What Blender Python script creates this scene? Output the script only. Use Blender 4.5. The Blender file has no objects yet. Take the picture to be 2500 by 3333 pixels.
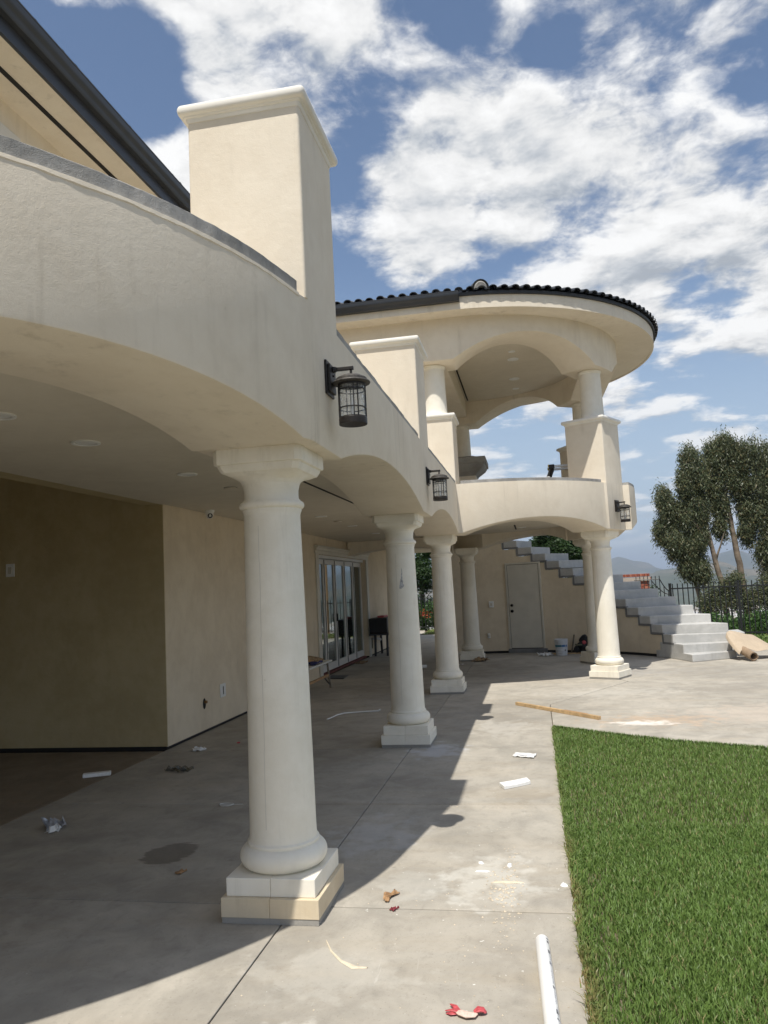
import bpy, bmesh, math, random
import numpy as np
from mathutils import noise as mno_
from mathutils import Matrix, Vector
random.seed(7); RNG = np.random.default_rng(7)
SC = bpy.context.scene
COL = SC.collection
rad = math.radians

# ------------------------------------------------------------------ camera
cam_d = bpy.data.cameras.new('camera'); cam = bpy.data.objects.new('camera', cam_d); COL.objects.link(cam)
cam_d.sensor_fit = 'VERTICAL'; cam_d.sensor_height = 24.0; cam_d.lens = 24.0*2504/3333
cam_d.clip_start = 0.05; cam_d.clip_end = 60000
_dY = Vector((488, 226, 2504)).normalized()
_up = Vector((-.05, -1, 0)); _up.z = -(_up.x*_dY.x+_up.y*_dY.y)/_dY.z; _up.normalize()
_dX = _dY.cross(_up).normalized()
if _dX.x < 0: _dX = -_dX
# world axes in camera coordinates (x right, y down, z forward)
cam.matrix_world = Matrix(((_dX.x, -_dX.y, -_dX.z, 0), (_dY.x, -_dY.y, -_dY.z, 0), (_up.x, -_up.y, -_up.z, 1.63), (0, 0, 0, 1)))
SC.camera = cam

# ------------------------------------------------------------------ light
SUN_DIR = Vector((0.085, 0.51, -1.0)).normalized()      # direction the light travels
SUN_EL = math.asin(-SUN_DIR.z); SUN_AZ = math.atan2(-SUN_DIR.x, -SUN_DIR.y)
sd = bpy.data.lights.new('sun', 'SUN'); sun = bpy.data.objects.new('sun', sd); COL.objects.link(sun)
sd.energy = 2.95; sd.angle = rad(0.53); sd.color = (1.0, .95, .87)
sun.rotation_euler = SUN_DIR.to_track_quat('-Z', 'Y').to_euler(); sun.location = (0, -10, 20)
SC.view_settings.view_transform = 'Standard'; SC.view_settings.look = 'None'
SC.view_settings.exposure = 0.74; SC.view_settings.gamma = 1.0; SC.view_settings.use_curve_mapping = False
SC.cycles.max_bounces = 10; SC.cycles.diffuse_bounces = 8; SC.cycles.transparent_max_bounces = 12
SC.cycles.use_denoising = True

W = bpy.data.worlds.new('World'); SC.world = W; W.use_nodes = True
def world_nodes():
    nt = W.node_tree; N = nt.nodes; L = nt.links; N.clear()
    out = N.new('ShaderNodeOutputWorld'); bg = N.new('ShaderNodeBackground')
    sky = N.new('ShaderNodeTexSky'); sky.sky_type = 'NISHITA'; sky.sun_disc = False
    sky.sun_elevation = SUN_EL; sky.sun_rotation = SUN_AZ; sky.altitude = 200
    sky.air_density = 1.0; sky.dust_density = 0.7; sky.ozone_density = 1.5
    def m(op, a, b=None, c=None, clamp=False):
        n = N.new('ShaderNodeMath'); n.operation = op; n.use_clamp = clamp
        for i, v in enumerate((a, b, c)):
            if v is None: continue
            if isinstance(v, (int, float)): n.inputs[i].default_value = v
            else: L.new(v, n.inputs[i])
        return n.outputs[0]
    def vm(op, a, b=None, s=None):
        n = N.new('ShaderNodeVectorMath'); n.operation = op
        for i, v in enumerate((a, b)):
            if v is None: continue
            if isinstance(v, (tuple, list)): n.inputs[i].default_value = v
            else: L.new(v, n.inputs[i])
        if s is not None: n.inputs['Scale'].default_value = s
        return n.outputs['Value'] if op == 'DOT_PRODUCT' else n.outputs[0]
    def sstep(v, a, b, lo=0., hi=1.):
        n = N.new('ShaderNodeMapRange'); n.interpolation_type = 'SMOOTHSTEP'
        L.new(v, n.inputs['Value']); n.inputs['From Min'].default_value = a; n.inputs['From Max'].default_value = b
        n.inputs['To Min'].default_value = lo; n.inputs['To Max'].default_value = hi
        return n.outputs[0]
    tc = N.new('ShaderNodeTexCoord'); d = vm('NORMALIZE', tc.outputs['Generated'])
    sep = N.new('ShaderNodeSeparateXYZ'); L.new(d, sep.inputs[0])
    z = m('MAXIMUM', sep.outputs['Z'], 0.0)
    inv = m('DIVIDE', 1.0, m('ADD', z, 0.14))
    comb = N.new('ShaderNodeCombineXYZ'); L.new(m('MULTIPLY', sep.outputs['X'], inv), comb.inputs[0]); L.new(m('MULTIPLY', sep.outputs['Y'], inv), comb.inputs[1])
    P = comb.outputs[0]
    def noise(vec, scale, detail, rough, dist=0., off=(0, 0, 0)):
        n = N.new('ShaderNodeTexNoise'); n.noise_dimensions = '3D'
        v = vm('ADD', vec, off); L.new(v, n.inputs['Vector'])
        n.inputs['Scale'].default_value = scale; n.inputs['Detail'].default_value = detail
        n.inputs['Roughness'].default_value = rough; n.inputs['Distortion'].default_value = dist
        return n.outputs['Fac']
    warp = N.new('ShaderNodeTexNoise'); warp.inputs['Scale'].default_value = 3.5; warp.inputs['Detail'].default_value = 4; L.new(P, warp.inputs['Vector'])
    Pw = vm('ADD', P, vm('SCALE', vm('SUBTRACT', warp.outputs['Color'], (.5, .5, .5)), s=.12))
    fb = noise(Pw, 2.7, 13, .60, 0., (3.1, 1.7, .4))
    big = noise(P, .9, 3, .5, 0, (7.7, 2.1, 0))
    # masses of cumulus: direction, angular radius (deg), strength
    cov = None
    for (dx, dy, dz, r, a) in CLOUDS:
        dt = vm('DOT_PRODUCT', d, (dx, dy, dz))
        s = sstep(dt, math.cos(rad(r)), math.cos(rad(r*.15)), 0., a)
        cov = s if cov is None else m('ADD', cov, s)
    field = m('ADD', m('ADD', m('MULTIPLY_ADD', fb, 1.25, -.125), m('MULTIPLY', m('SUBTRACT', big, .5), .35)), cov)
    fade = m("MULTIPLY", sstep(sep.outputs["Z"], 0.03, 0.26, .5, 1.0), sstep(sep.outputs["Z"], 0.02, 0.07))
    alpha = m('MULTIPLY', sstep(field, .465, .635), fade, clamp=True)
    # light on the clouds: the side towards the sun is brighter than the side away from it
    fb2 = noise(vm('SCALE', Pw, s=.955), 2.7, 10, .60, 0., (3.1, 1.7, .4))
    lit = m('SUBTRACT', fb, fb2)
    thick = sstep(field, .66, .95)
    bright = m('ADD', m('ADD', .86, m('MULTIPLY', lit, 1.9)), m('MULTIPLY', thick, -.16))
    fine = noise(P, 9, 8, .62, .2, (1.2, 5.5, 2))
    bright = m('ADD', bright, m('MULTIPLY', m('SUBTRACT', fine, .5), .14))
    bright = m('MAXIMUM', m('MINIMUM', bright, 1.0), .60)
    cc = N.new('ShaderNodeMix'); cc.data_type = 'RGBA'
    L.new(sstep(bright, .6, .9), cc.inputs['Factor']); cc.inputs[6].default_value = (.66, .72, .80, 1); cc.inputs[7].default_value = (.95, .95, .945, 1)
    cs = vm('SCALE', cc.outputs[2]); L.new(m('MULTIPLY', bright, CLOUD_GAIN), cs.node.inputs['Scale'])
    skyc = vm('SCALE', sky.outputs[0], s=SKY_STRENGTH/SKY_BG)
    # pale horizon haze in the sky itself
    hz = N.new('ShaderNodeMix'); hz.data_type = 'RGBA'
    L.new(sstep(sep.outputs['Z'], .0, .42, .92, 0.), hz.inputs['Factor']); L.new(skyc, hz.inputs[6]); hz.inputs[7].default_value = tuple(c/SKY_BG for c in (.29, .36, .445))+(1,)
    mx = N.new('ShaderNodeMix'); mx.data_type = 'RGBA'
    L.new(alpha, mx.inputs['Factor']); L.new(hz.outputs[2], mx.inputs[6]); L.new(vm('SCALE', cs, s=1/SKY_BG), mx.inputs[7])
    L.new(mx.outputs[2], bg.inputs['Color']); bg.inputs['Strength'].default_value = SKY_BG
    L.new(bg.outputs[0], out.inputs['Surface'])
SKY_BG = 0.1; SKY_STRENGTH = 0.076; CLOUD_GAIN = .65
CLOUDS = []
def cl(az, el, r, a):
    CLOUDS.append((math.sin(rad(az))*math.cos(rad(el)), math.cos(rad(az))*math.cos(rad(el)), math.sin(rad(el)), r, a))
for c in [(-2, 28, 8, .16), (6, 25, 8, .16), (-8, 26, 6, .10), (12, 31, 7, .07), (16, 38, 8, .10), (13, 20, 7, .10), (19, 18, 7, .10), (8, 15, 6, .05),
          (-33, 41, 5, .05), (-24, 41, 7, .11), (-16, 43, 7, .08), (-22, 34, 4, .12), (-27, 29, 4, .14),
          (-29, 35, 5, -0.158), (-37, 34, 6, -0.144), (-4, 40, 6, -0.144), (-10, 34, 4, -0.144), (5, 43, 5, -0.101), (-13, 19, 5, -0.115), (-16, 24, 3, -0.086), (17, 29, 4, -0.086), (4, 36, 3, -0.086)]:
    cl(*c)
world_nodes()

# ------------------------------------------------------------------ materials
def newmat(name):
    M = bpy.data.materials.new(name); M.use_nodes = True
    nt = M.node_tree; return M, nt, nt.nodes, nt.links, nt.nodes['Principled BSDF']
def mth(nt, op, a, b=None, c=None, clamp=False):
    n = nt.nodes.new('ShaderNodeMath'); n.operation = op; n.use_clamp = clamp
    for i, v in enumerate((a, b, c)):
        if v is None: continue
        if isinstance(v, (int, float)): n.inputs[i].default_value = v
        else: nt.links.new(v, n.inputs[i])
    return n.outputs[0]
def nse(nt, vec, scale, detail=4, rough=.55, dist=0.):
    n = nt.nodes.new('ShaderNodeTexNoise'); nt.links.new(vec, n.inputs['Vector'])
    n.inputs['Scale'].default_value = scale; n.inputs['Detail'].default_value = detail
    n.inputs['Roughness'].default_value = rough; n.inputs['Distortion'].default_value = dist
    return n.outputs['Fac']
def mrange(nt, v, a, b, lo=0., hi=1., smooth=True):
    n = nt.nodes.new('ShaderNodeMapRange'); n.interpolation_type = 'SMOOTHSTEP' if smooth else 'LINEAR'
    nt.links.new(v, n.inputs['Value']); n.inputs['From Min'].default_value = a; n.inputs['From Max'].default_value = b
    n.inputs['To Min'].default_value = lo; n.inputs['To Max'].default_value = hi
    return n.outputs[0]
def mixc(nt, f, a, b):
    n = nt.nodes.new('ShaderNodeMix'); n.data_type = 'RGBA'
    if isinstance(f, (int, float)): n.inputs['Factor'].default_value = f
    else: nt.links.new(f, n.inputs['Factor'])
    for i, v in ((6, a), (7, b)):
        if isinstance(v, (tuple, list)): n.inputs[i].default_value = tuple(v)+((1,) if len(v) == 3 else ())
        else: nt.links.new(v, n.inputs[i])
    return n.outputs[2]
def mapping(nt, vec, scale=(1, 1, 1), loc=(0, 0, 0), rot=(0, 0, 0)):
    n = nt.nodes.new('ShaderNodeMapping'); nt.links.new(vec, n.inputs['Vector'])
    n.inputs['Scale'].default_value = scale; n.inputs['Location'].default_value = loc; n.inputs['Rotation'].default_value = rot
    return n.outputs[0]
def bump(nt, h, strength, dist=.01):
    n = nt.nodes.new('ShaderNodeBump'); nt.links.new(h, n.inputs['Height'])
    n.inputs['Strength'].default_value = strength; n.inputs['Distance'].default_value = dist
    nt.links.new(n.outputs[0], nt.nodes['Principled BSDF'].inputs['Normal'])
def pos(nt):
    return nt.nodes.new('ShaderNodeNewGeometry').outputs['Position']
def simple(name, col, rough=.6, metal=0., var=.0, vscale=8, bmp=0., bscale=120, spec=.5):
    M, nt, N, L, B = newmat(name)
    B.inputs['Roughness'].default_value = rough; B.inputs['Metallic'].default_value = metal
    B.inputs['Specular IOR Level'].default_value = spec
    p = pos(nt)
    if var:
        f = mrange(nt, nse(nt, p, vscale, 5, .6), .3, .7, 1-var, 1+var)
        v = N.new('ShaderNodeVectorMath'); v.operation = 'SCALE'; v.inputs[0].default_value = col; L.new(f, v.inputs['Scale'])
        L.new(v.outputs[0], B.inputs['Base Color'])
    else: B.inputs['Base Color'].default_value = tuple(col)+(1,)
    if bmp: bump(nt, nse(nt, p, bscale, 3), bmp)
    return M
def stucco(name, a, b, streak=.0, bmp=.25):
    M, nt, N, L, B = newmat(name)
    p = pos(nt); B.inputs['Roughness'].default_value = .88; B.inputs['Specular IOR Level'].default_value = .2
    n1 = nse(nt, p, 1.7, 6, .62, .4); n2 = nse(nt, p, 9, 5, .6, .2)
    f = mrange(nt, mth(nt, 'ADD', mth(nt, 'MULTIPLY', n1, .7), mth(nt, 'MULTIPLY', n2, .3)), .36, .64)
    c = mixc(nt, f, a, b)
    if streak:   # rain streaks of dirt running down
        s = nse(nt, mapping(nt, p, (7, 7, .55)), 1.3, 5, .65)
        s2 = nse(nt, p, .9, 3)
        c = mixc(nt, mth(nt, 'MULTIPLY', mrange(nt, s, .52, .75), mrange(nt, s2, .4, .65, 0, streak)), c, (a[0]*.55, a[1]*.54, a[2]*.52))
    sp = nse(nt, p, 23, 3, .5)
    tw = nse(nt, mapping(nt, p, (3.2, 3.2, 2.2)), 1.0, 8, .66, 1.4)
    c = mixc(nt, mrange(nt, tw, .50, .70, 0, .15), c, (a[0]*.78, a[1]*.77, a[2]*.74))
    c = mixc(nt, mrange(nt, sp, .74, .8, 0, .35), c, (a[0]*.6, a[1]*.57, a[2]*.5))
    L.new(c, B.inputs['Base Color'])
    h = mth(nt, 'ADD', mth(nt, 'MULTIPLY', nse(nt, p, 260, 2), .45), mth(nt, 'MULTIPLY', nse(nt, p, 28, 4, .6), .9))
    h = mth(nt, 'ADD', h, mth(nt, 'MULTIPLY', tw, .8))
    bump(nt, h, bmp, .008)
    return M
MT = {}
MT['stucco'] = stucco('cream_stucco', (.715, .64, .52), (.77, .70, .58), .4, .28)
MT['stucco_in'] = stucco('tan_stucco', (.66, .56, .415), (.74, .64, .485), .3)
MT['stucco_shaded'] = stucco('shade_toned_stucco', (.44, .355, .20), (.51, .42, .25), .2)  # shade of the recess put into the stucco colour, not a brown paint
MT['ceiling'] = stucco('ceiling_plaster', (.62, .565, .465), (.67, .615, .51), 0, .15)
MT['cast'] = stucco('white_cast_stone', (.78, .735, .625), (.86, .82, .72), .35, .16)
MT['cap'] = stucco('white_moulding', (.76, .735, .67), (.82, .80, .74), .2, .1)
MT['tan_block'] = stucco('tan_plinth_paint', (.62, .51, .35), (.70, .60, .44), .4, .2)
MT['mortar'] = stucco('grey_mortar', (.27, .26, .235), (.36, .345, .315), 0, .6)
MT['raw_cement'] = stucco('raw_cement', (.27, .265, .25), (.44, .43, .41), .35, 1.0)
MT['trim_cement'] = stucco('stair_cement_band', (.17, .17, .17), (.23, .23, .23), .0, .3)
MT['step'] = stucco('pale_grey_step_paint', (.42, .42, .405), (.53, .525, .505), .35, .3)
MT['metal_dark'] = simple('charcoal_gutter_paint', (.028, .031, .036), .35, 0, .1, 5)
def tilemat():
    M, nt, N, L, B = newmat('dark_glazed_roof_tile'); p = pos(nt); oi = N.new('ShaderNodeObjectInfo')
    v = N.new('ShaderNodeVectorMath'); v.operation = 'SCALE'; v.inputs[0].default_value = (.020, .022, .025)
    L.new(mth(nt, 'MULTIPLY', mrange(nt, oi.outputs['Random'], 0, 1, .5, 1.9, False), mrange(nt, nse(nt, p, 14, 5, .6), .3, .7, .6, 1.6)), v.inputs['Scale'])
    L.new(v.outputs[0], B.inputs['Base Color']); L.new(mrange(nt, nse(nt, p, 20, 3), .3, .7, .22, .5), B.inputs['Roughness']); bump(nt, nse(nt, p, 70, 3), .2)
    return M
MT['tile'] = tilemat()
MT['roof_black'] = simple('black_roof_edge', (.02, .021, .023), .5)
MT['bronze'] = simple('dark_bronze_lamp', (.022, .018, .015), .45, .3, .25, 60)
MT['white_plastic'] = simple('white_plastic', (.78, .78, .76), .4)
MT['white_paint'] = simple('white_paint', (.66, .645, .60), .45, 0, .04, 4)
MT['door_paint'] = simple('off_white_door_paint', (.60, .565, .48), .5, 0, .05, 4)
MT['black'] = simple('black_plastic', (.012, .012, .013), .45, 0, .2, 20)
MT['knob'] = simple('dark_knob', (.02, .017, .014), .3, .8)
MT['slot'] = simple('black_slot', (.012, .011, .01), .8)
MT['fence'] = simple('black_fence_paint', (.012, .014, .015), .45)
MT['wood'] = simple('pale_timber', (.48, .33, .17), .7, 0, .22, 14, .2, 60)
MT['wood_dark'] = simple('orange_timber', (.42, .25, .12), .75, 0, .2, 5)
MT['pvc'] = simple('white_pvc', (.82, .82, .80), .28, 0, .02, 5)
MT['ink'] = simple('grey_print', (.12, .12, .13), .6)
MT['ink_pale'] = simple('pale_grey_print', (.42, .43, .46), .6)
MT['kraft'] = simple('kraft_paper', (.47, .38, .275), .85, 0, .06, 6, .1, 40)
MT['kraft_in'] = simple('kraft_paper_inside', (.30, .215, .14), .9, 0, .1, 6)
MT['bucket'] = simple('white_bucket_plastic', (.62, .64, .66), .4, 0, .08, 25)
MT['blue'] = simple('blue_print', (.05, .16, .38), .5)
MT['red'] = simple('red_rubber', (.48, .075, .085), .5, 0, .35, 60)
MT['pink'] = simple('pale_pink_lining', (.66, .50, .42), .8, 0, .15, 60)
MT['leafdry'] = simple('dry_leaf', (.36, .21, .10), .8, 0, .3, 40)
MT['maroon'] = simple('dark_red_petal', (.22, .03, .04), .7, 0, .2, 40)
MT['paper'] = simple('white_paper', (.80, .80, .78), .8, 0, .05, 30)
MT['foil'] = simple('silver_blue_wrapper', (.45, .47, .52), .35, .3, .4, 30)
MT['cloth_brown'] = simple('brown_cloth', (.28, .19, .10), .9, 0, .3, 25)
MT['cloth_blue'] = simple('navy_cloth', (.03, .035, .12), .9, 0, .3, 25)
MT['olive'] = simple('olive_strap', (.16, .15, .09), .8)
MT['bag'] = simple('black_nylon_bag', (.010, .011, .013), .6, 0, .3, 20, .3, 30)
MT['aluminium'] = simple('aluminium', (.55, .56, .57), .35, .8)
MT['yellow'] = simple('yellow_ladder_tip', (.65, .48, .10), .5)
MT['stained_wood'] = simple('paint_stained_leg', (.20, .17, .13), .8, 0, .5, 40)
MT['trunk'] = simple('pale_bark', (.19, .15, .11), .9, 0, .45, 4, .5, 14)
MT['trunk_dark'] = simple('grey_brown_bark', (.13, .10, .075), .9, 0, .3, 6, .5, 14)
MT['soil'] = simple('dry_soil', (.16, .13, .085), .95, 0, .3, 6, .4, 40)
MT['red_dust'] = simple('red_membrane', (.16, .05, .04), .8, 0, .4, 20)
MT['brick_joint'] = simple('pale_brick_mortar', (.42, .36, .30), .9, 0, .15, 20)
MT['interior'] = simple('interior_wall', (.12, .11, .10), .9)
MT['gray_stone'] = stucco('grey_cast_stone', (.30, .29, .27), (.40, .39, .36), .2, .4)
MT['city'] = None

def brick_mat(i):
    c = [(.30, .085, .05), (.36, .115, .065), (.26, .07, .045), (.40, .15, .09)][i]
    return simple('red_brick_%s' % 'abcd'[i], c, .85, 0, .2, 30, .3, 60)
BRICKS = [brick_mat(i) for i in range(4)]

def concrete(name, base, stains=True, dark=1.0):
    M, nt, N, L, B = newmat(name); p = pos(nt)
    B.inputs['Roughness'].default_value = .82; B.inputs['Specular IOR Level'].default_value = .3
    oi = N.new('ShaderNodeObjectInfo')
    n1 = nse(nt, p, .55, 7, .62, .5); n2 = nse(nt, p, 3.2, 7, .65, .6); n3 = nse(nt, p, 85, 3, .6)
    a = tuple(c*.74*dark for c in base); b = tuple(c*1.18*dark for c in base)
    f = mth(nt, 'ADD', mth(nt, 'MULTIPLY', n1, .55), mth(nt, 'MULTIPLY', n2, .45))
    c = mixc(nt, mrange(nt, f, .34, .66), a, b)
    # trowel swirls, warm and grey areas
    w = nse(nt, mapping(nt, p, (.5, 2.6, 1), rot=(0, 0, .5)), 1.1, 6, .6, 1.2)
    c = mixc(nt, mrange(nt, w, .45, .75, 0, .35), c, (base[0]*1.02*dark, base[1]*.93*dark, base[2]*.80*dark))
    w2 = nse(nt, mapping(nt, p, (1.6, .6, 1), (5, 3, 0), (0, 0, -.4)), .9, 6, .65, .8)
    c = mixc(nt, mrange(nt, w2, .52, .7, 0, .4), c, (base[0]*.70*dark, base[1]*.72*dark, base[2]*.73*dark))
    # each pour a slightly different tone
    v = N.new('ShaderNodeVectorMath'); v.operation = 'SCALE'; L.new(c, v.inputs[0]); L.new(mrange(nt, oi.outputs['Random'], 0, 1, .93, 1.07, False), v.inputs['Scale']); c = v.outputs[0]
    # fine pits and specks
    n4 = nse(nt, mapping(nt, p, (14, 9, 1)), 1.0, 6, .7, .3)
    c = mixc(nt, mrange(nt, n4, .50, .72, 0, .38), c, tuple(x*.62 for x in base))
    c = mixc(nt, mrange(nt, n3, .60, .72, 0, .4), c, tuple(x*.5 for x in a))
    c = mixc(nt, mrange(nt, nse(nt, p, 55, 2, .5), .75, .78, 0, .6), c, (.72, .71, .68))
    d1 = nse(nt, p, 9, 4, .6, .5); c = mixc(nt, mrange(nt, d1, .66, .76, 0, .35), c, tuple(x*.45*dark for x in base))
    d2 = nse(nt, mapping(nt, p, (22, 2.2, 1), rot=(0, 0, .9)), 1.0, 5, .7, .6); c = mixc(nt, mrange(nt, d2, .66, .74, 0, .35), c, (.60, .58, .53))
    d3 = nse(nt, mapping(nt, p, (2.5, 26, 1), rot=(0, 0, .35)), 1.0, 5, .7, .6); c = mixc(nt, mrange(nt, d3, .66, .73, 0, .3), c, tuple(x*.55*dark for x in base))
    if stains:
        sp = N.new('ShaderNodeSeparateXYZ'); L.new(p, sp.inputs[0])
        wob = nse(nt, p, 7, 4, .6); wob2 = nse(nt, mapping(nt, p, (3, 16, 1)), 1.0, 4, .6)
        def blob(x, y, rx, ry, wb=.5, src=wob):
            dx = mth(nt, 'DIVIDE', mth(nt, 'SUBTRACT', sp.outputs[0], x), rx); dy = mth(nt, 'DIVIDE', mth(nt, 'SUBTRACT', sp.outputs[1], y), ry)
            r = mth(nt, 'SQRT', mth(nt, 'ADD', mth(nt, 'MULTIPLY', dx, dx), mth(nt, 'MULTIPLY', dy, dy)))
            return mth(nt, 'ADD', r, mth(nt, 'MULTIPLY', mth(nt, 'SUBTRACT', src, .5), wb*2))
        wet = mrange(nt, blob(-2.42, 4.80, .175, .215, .6, wob2), .86, 1.02, 1, 0)
        c = mixc(nt, mth(nt, 'MULTIPLY', wet, .55), c, (.09, .075, .058))
        for (x, y, rx, ry, st, cc, wb) in ((-.33, 4.45, .32, .4, .38, (.70, .69, .63), 1.7), (-.75, 4.35, .25, .25, .2, (.62, .62, .58), 1.4), (-1.15, 5.2, .35, .45, .3, (.60, .62, .64), 1.6),
                                   (1.25, 9.3, .75, .42, .55, (.50, .36, .24), 1.6), (1.1, 9.15, .4, .18, .75, (.80, .78, .72), 1.5), (-1.0, 3.35, .4, .25, .18, (.70, .68, .62), 1.8),
                                   (-1.05, 7.8, .3, .4, .5, (.60, .62, .66), 1.5), (2.6, 9.6, 1.2, .8, .35, (.55, .45, .36), 1.6), (-.9, 2.8, .3, .2, .5, (.70, .68, .62), 1.8), (.9, 11.6, 1.2, .5, .3, (.6, .58, .52), 1.6),
                                   (-3.3, 3.8, .8, .6, .25, (.20, .16, .12), 1.4), (-.2, 6.2, .35, .3, .3, (.30, .25, .18), 1.5), (-.45, 9.0, .4, .5, .3, (.62, .60, .55), 1.6), (1.0, 13.9, 1.8, .7, .3, (.34, .34, .34), 1.5)):
            m_ = mrange(nt, blob(x, y, rx, ry, wb), .3, 1.05, 1, 0)
            c = mixc(nt, mth(nt, 'MULTIPLY', m_, st), c, cc)
        # white plaster spatter, densest in front of the near column
        spl = nse(nt, p, 30, 3, .6, .4); spd = mrange(nt, blob(-.45, 4.2, .95, 1.9, .8), .2, 1.2, .06, 0)
        c = mixc(nt, mrange(nt, mth(nt, 'ADD', spl, spd), .755, .775, 0, .85), c, (.80, .79, .74))
    L.new(c, B.inputs['Base Color'])
    bump(nt, mth(nt, 'ADD', mth(nt, 'MULTIPLY', nse(nt, p, 140, 3), .3), mth(nt, 'MULTIPLY', n2, .8)), .22, .006)
    return M
MT['concrete'] = concrete('patio_concrete', (.405, .375, .32))
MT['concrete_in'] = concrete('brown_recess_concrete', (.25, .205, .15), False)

def leafmat(name, cols, trans=.35, rough=.5):
    M, nt, N, L, B = newmat(name)
    g = N.new('ShaderNodeNewGeometry'); r = N.new('ShaderNodeValToRGB'); L.new(g.outputs['Random Per Island'], r.inputs[0])
    e = r.color_ramp.elements; n = len(cols)
    while len(e) < n: e.new(.5)
    for i, c in enumerate(cols): e[i].position = i/(n-1); e[i].color = tuple(c)+(1,)
    L.new(r.outputs[0], B.inputs['Base Color']); B.inputs['Roughness'].default_value = rough; B.inputs['Specular IOR Level'].default_value = .35
    t = N.new('ShaderNodeBsdfTranslucent'); L.new(r.outputs[0], t.inputs['Color'])
    mx = N.new('ShaderNodeMixShader'); mx.inputs[0].default_value = trans
    L.new(B.outputs[0], mx.inputs[1]); L.new(t.outputs[0], mx.inputs[2]); L.new(mx.outputs[0], N['Material Output'].inputs['Surface'])
    return M
MT['euc'] = leafmat('eucalyptus_leaves', [(.065, .09, .05), (.125, .155, .085), (.18, .19, .10), (.09, .12, .062), (.21, .17, .08)], .35, .38)
MT['oak'] = leafmat('dark_green_leaves', [(.02, .045, .014), (.035, .07, .02), (.05, .095, .028), (.03, .055, .02)], .3)
MT['hedge'] = leafmat('bright_hedge_leaves', [(.035, .085, .018), (.06, .13, .03), (.09, .17, .045), (.045, .10, .025)], .35)
MT['redflower'] = leafmat('red_flowers', [(.45, .05, .03), (.55, .10, .04), (.40, .03, .03)], .3)
def grassmat():
    M, nt, N, L, B = newmat('lawn_grass_blades')
    g = N.new('ShaderNodeNewGeometry'); r = N.new('ShaderNodeValToRGB'); L.new(g.outputs['Random Per Island'], r.inputs[0])
    cols = [(0, (.10, .175, .036)), (.35, (.155, .25, .058)), (.7, (.21, .32, .085)), (.93, (.15, .25, .07)), (.97, (.36, .31, .15))]
    e = r.color_ramp.elements
    while len(e) < len(cols): e.new(.5)
    for i, (pp, c) in enumerate(cols): e[i].position = pp; e[i].color = c+(1,)
    p = g.outputs['Position']; sp = N.new('ShaderNodeSeparateXYZ'); L.new(p, sp.inputs[0])
    patch = mrange(nt, nse(nt, p, .8, 5, .6), .35, .68, 0, 1)
    c = mixc(nt, mth(nt, 'MULTIPLY', patch, .28), r.outputs[0], (.17, .24, .065))
    # dried strip along the concrete
    edge = mrange(nt, mth(nt, 'ADD', sp.outputs[0], mth(nt, 'MULTIPLY', nse(nt, p, 1.7, 3), .30)), .19, .33, 1, 0)
    edge = mth(nt, 'MULTIPLY', edge, mrange(nt, sp.outputs[1], 4.4, 5.6, 1, .3))
    c = mixc(nt, mth(nt, 'MULTIPLY', edge, mrange(nt, nse(nt, p, 60, 2), .35, .6)), c, (.36, .26, .125))
    L.new(c, B.inputs['Base Color']); B.inputs['Roughness'].default_value = .45; B.inputs['Specular IOR Level'].default_value = .35
    t = N.new('ShaderNodeBsdfTranslucent'); L.new(c, t.inputs['Color'])
    mx = N.new('ShaderNodeMixShader'); mx.inputs[0].default_value = .35
    L.new(B.outputs[0], mx.inputs[1]); L.new(t.outputs[0], mx.inputs[2]); L.new(mx.outputs[0], N['Material Output'].inputs['Surface'])
    return M
MT['grass'] = grassmat()
def glassmat(name, tint, ior, rough=.0, wavy=0.):
    M, nt, N, L, B = newmat(name); N.remove(B)
    tr = N.new('ShaderNodeBsdfTransparent'); tr.inputs[0].default_value = tint+(1,)
    gl = N.new('ShaderNodeBsdfGlossy'); gl.inputs['Roughness'].default_value = rough; gl.inputs['Color'].default_value = (.9, .95, .95, 1)
    fr = N.new('ShaderNodeLayerWeight'); f0 = ((ior-1)/(ior+1))**2; fac = mth(nt, 'ADD', f0, mth(nt, 'MULTIPLY', mth(nt, 'POWER', fr.outputs['Facing'], 5.0), 1-f0))
    if wavy:
        b = N.new('ShaderNodeBump'); b.inputs['Strength'].default_value = wavy; b.inputs['Distance'].default_value = .03
        L.new(nse(nt, pos(nt), 26, 2, .5, 1.5), b.inputs['Height']); L.new(b.outputs[0], gl.inputs['Normal']); L.new(b.outputs[0], fr.inputs['Normal'])
    mx = N.new('ShaderNodeMixShader'); L.new(fac, mx.inputs[0]); L.new(tr.outputs[0], mx.inputs[1]); L.new(gl.outputs[0], mx.inputs[2])
    L.new(mx.outputs[0], N['Material Output'].inputs['Surface']); return M
MT['pane'] = glassmat('door_glass', (.55, .62, .60), 1.9)
MT['lampglass'] = glassmat('wavy_lamp_glass', (.95, .96, .96), 1.5, .02, .8)
def frost():
    nt = MT['lampglass'].node_tree; N = nt.nodes; L = nt.links; o = N['Material Output']; src = o.inputs['Surface'].links[0].from_socket
    t = N.new('ShaderNodeBsdfTranslucent'); t.inputs[0].default_value = (.8, .8, .78, 1); d = N.new('ShaderNodeBsdfDiffuse'); d.inputs[0].default_value = (.8, .8, .78, 1)
    a = N.new('ShaderNodeMixShader'); L.new(t.outputs[0], a.inputs[1]); L.new(d.outputs[0], a.inputs[2])
    m_ = N.new('ShaderNodeMixShader'); w_ = mrange(nt, nse(nt, mapping(nt, pos(nt), (1, 1, .45)), 24, 2, .5, 2.5), .42, .62, .10, .30); L.new(w_, m_.inputs[0]); L.new(src, m_.inputs[1]); L.new(a.outputs[0], m_.inputs[2]); L.new(m_.outputs[0], o.inputs['Surface'])
frost()
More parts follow.
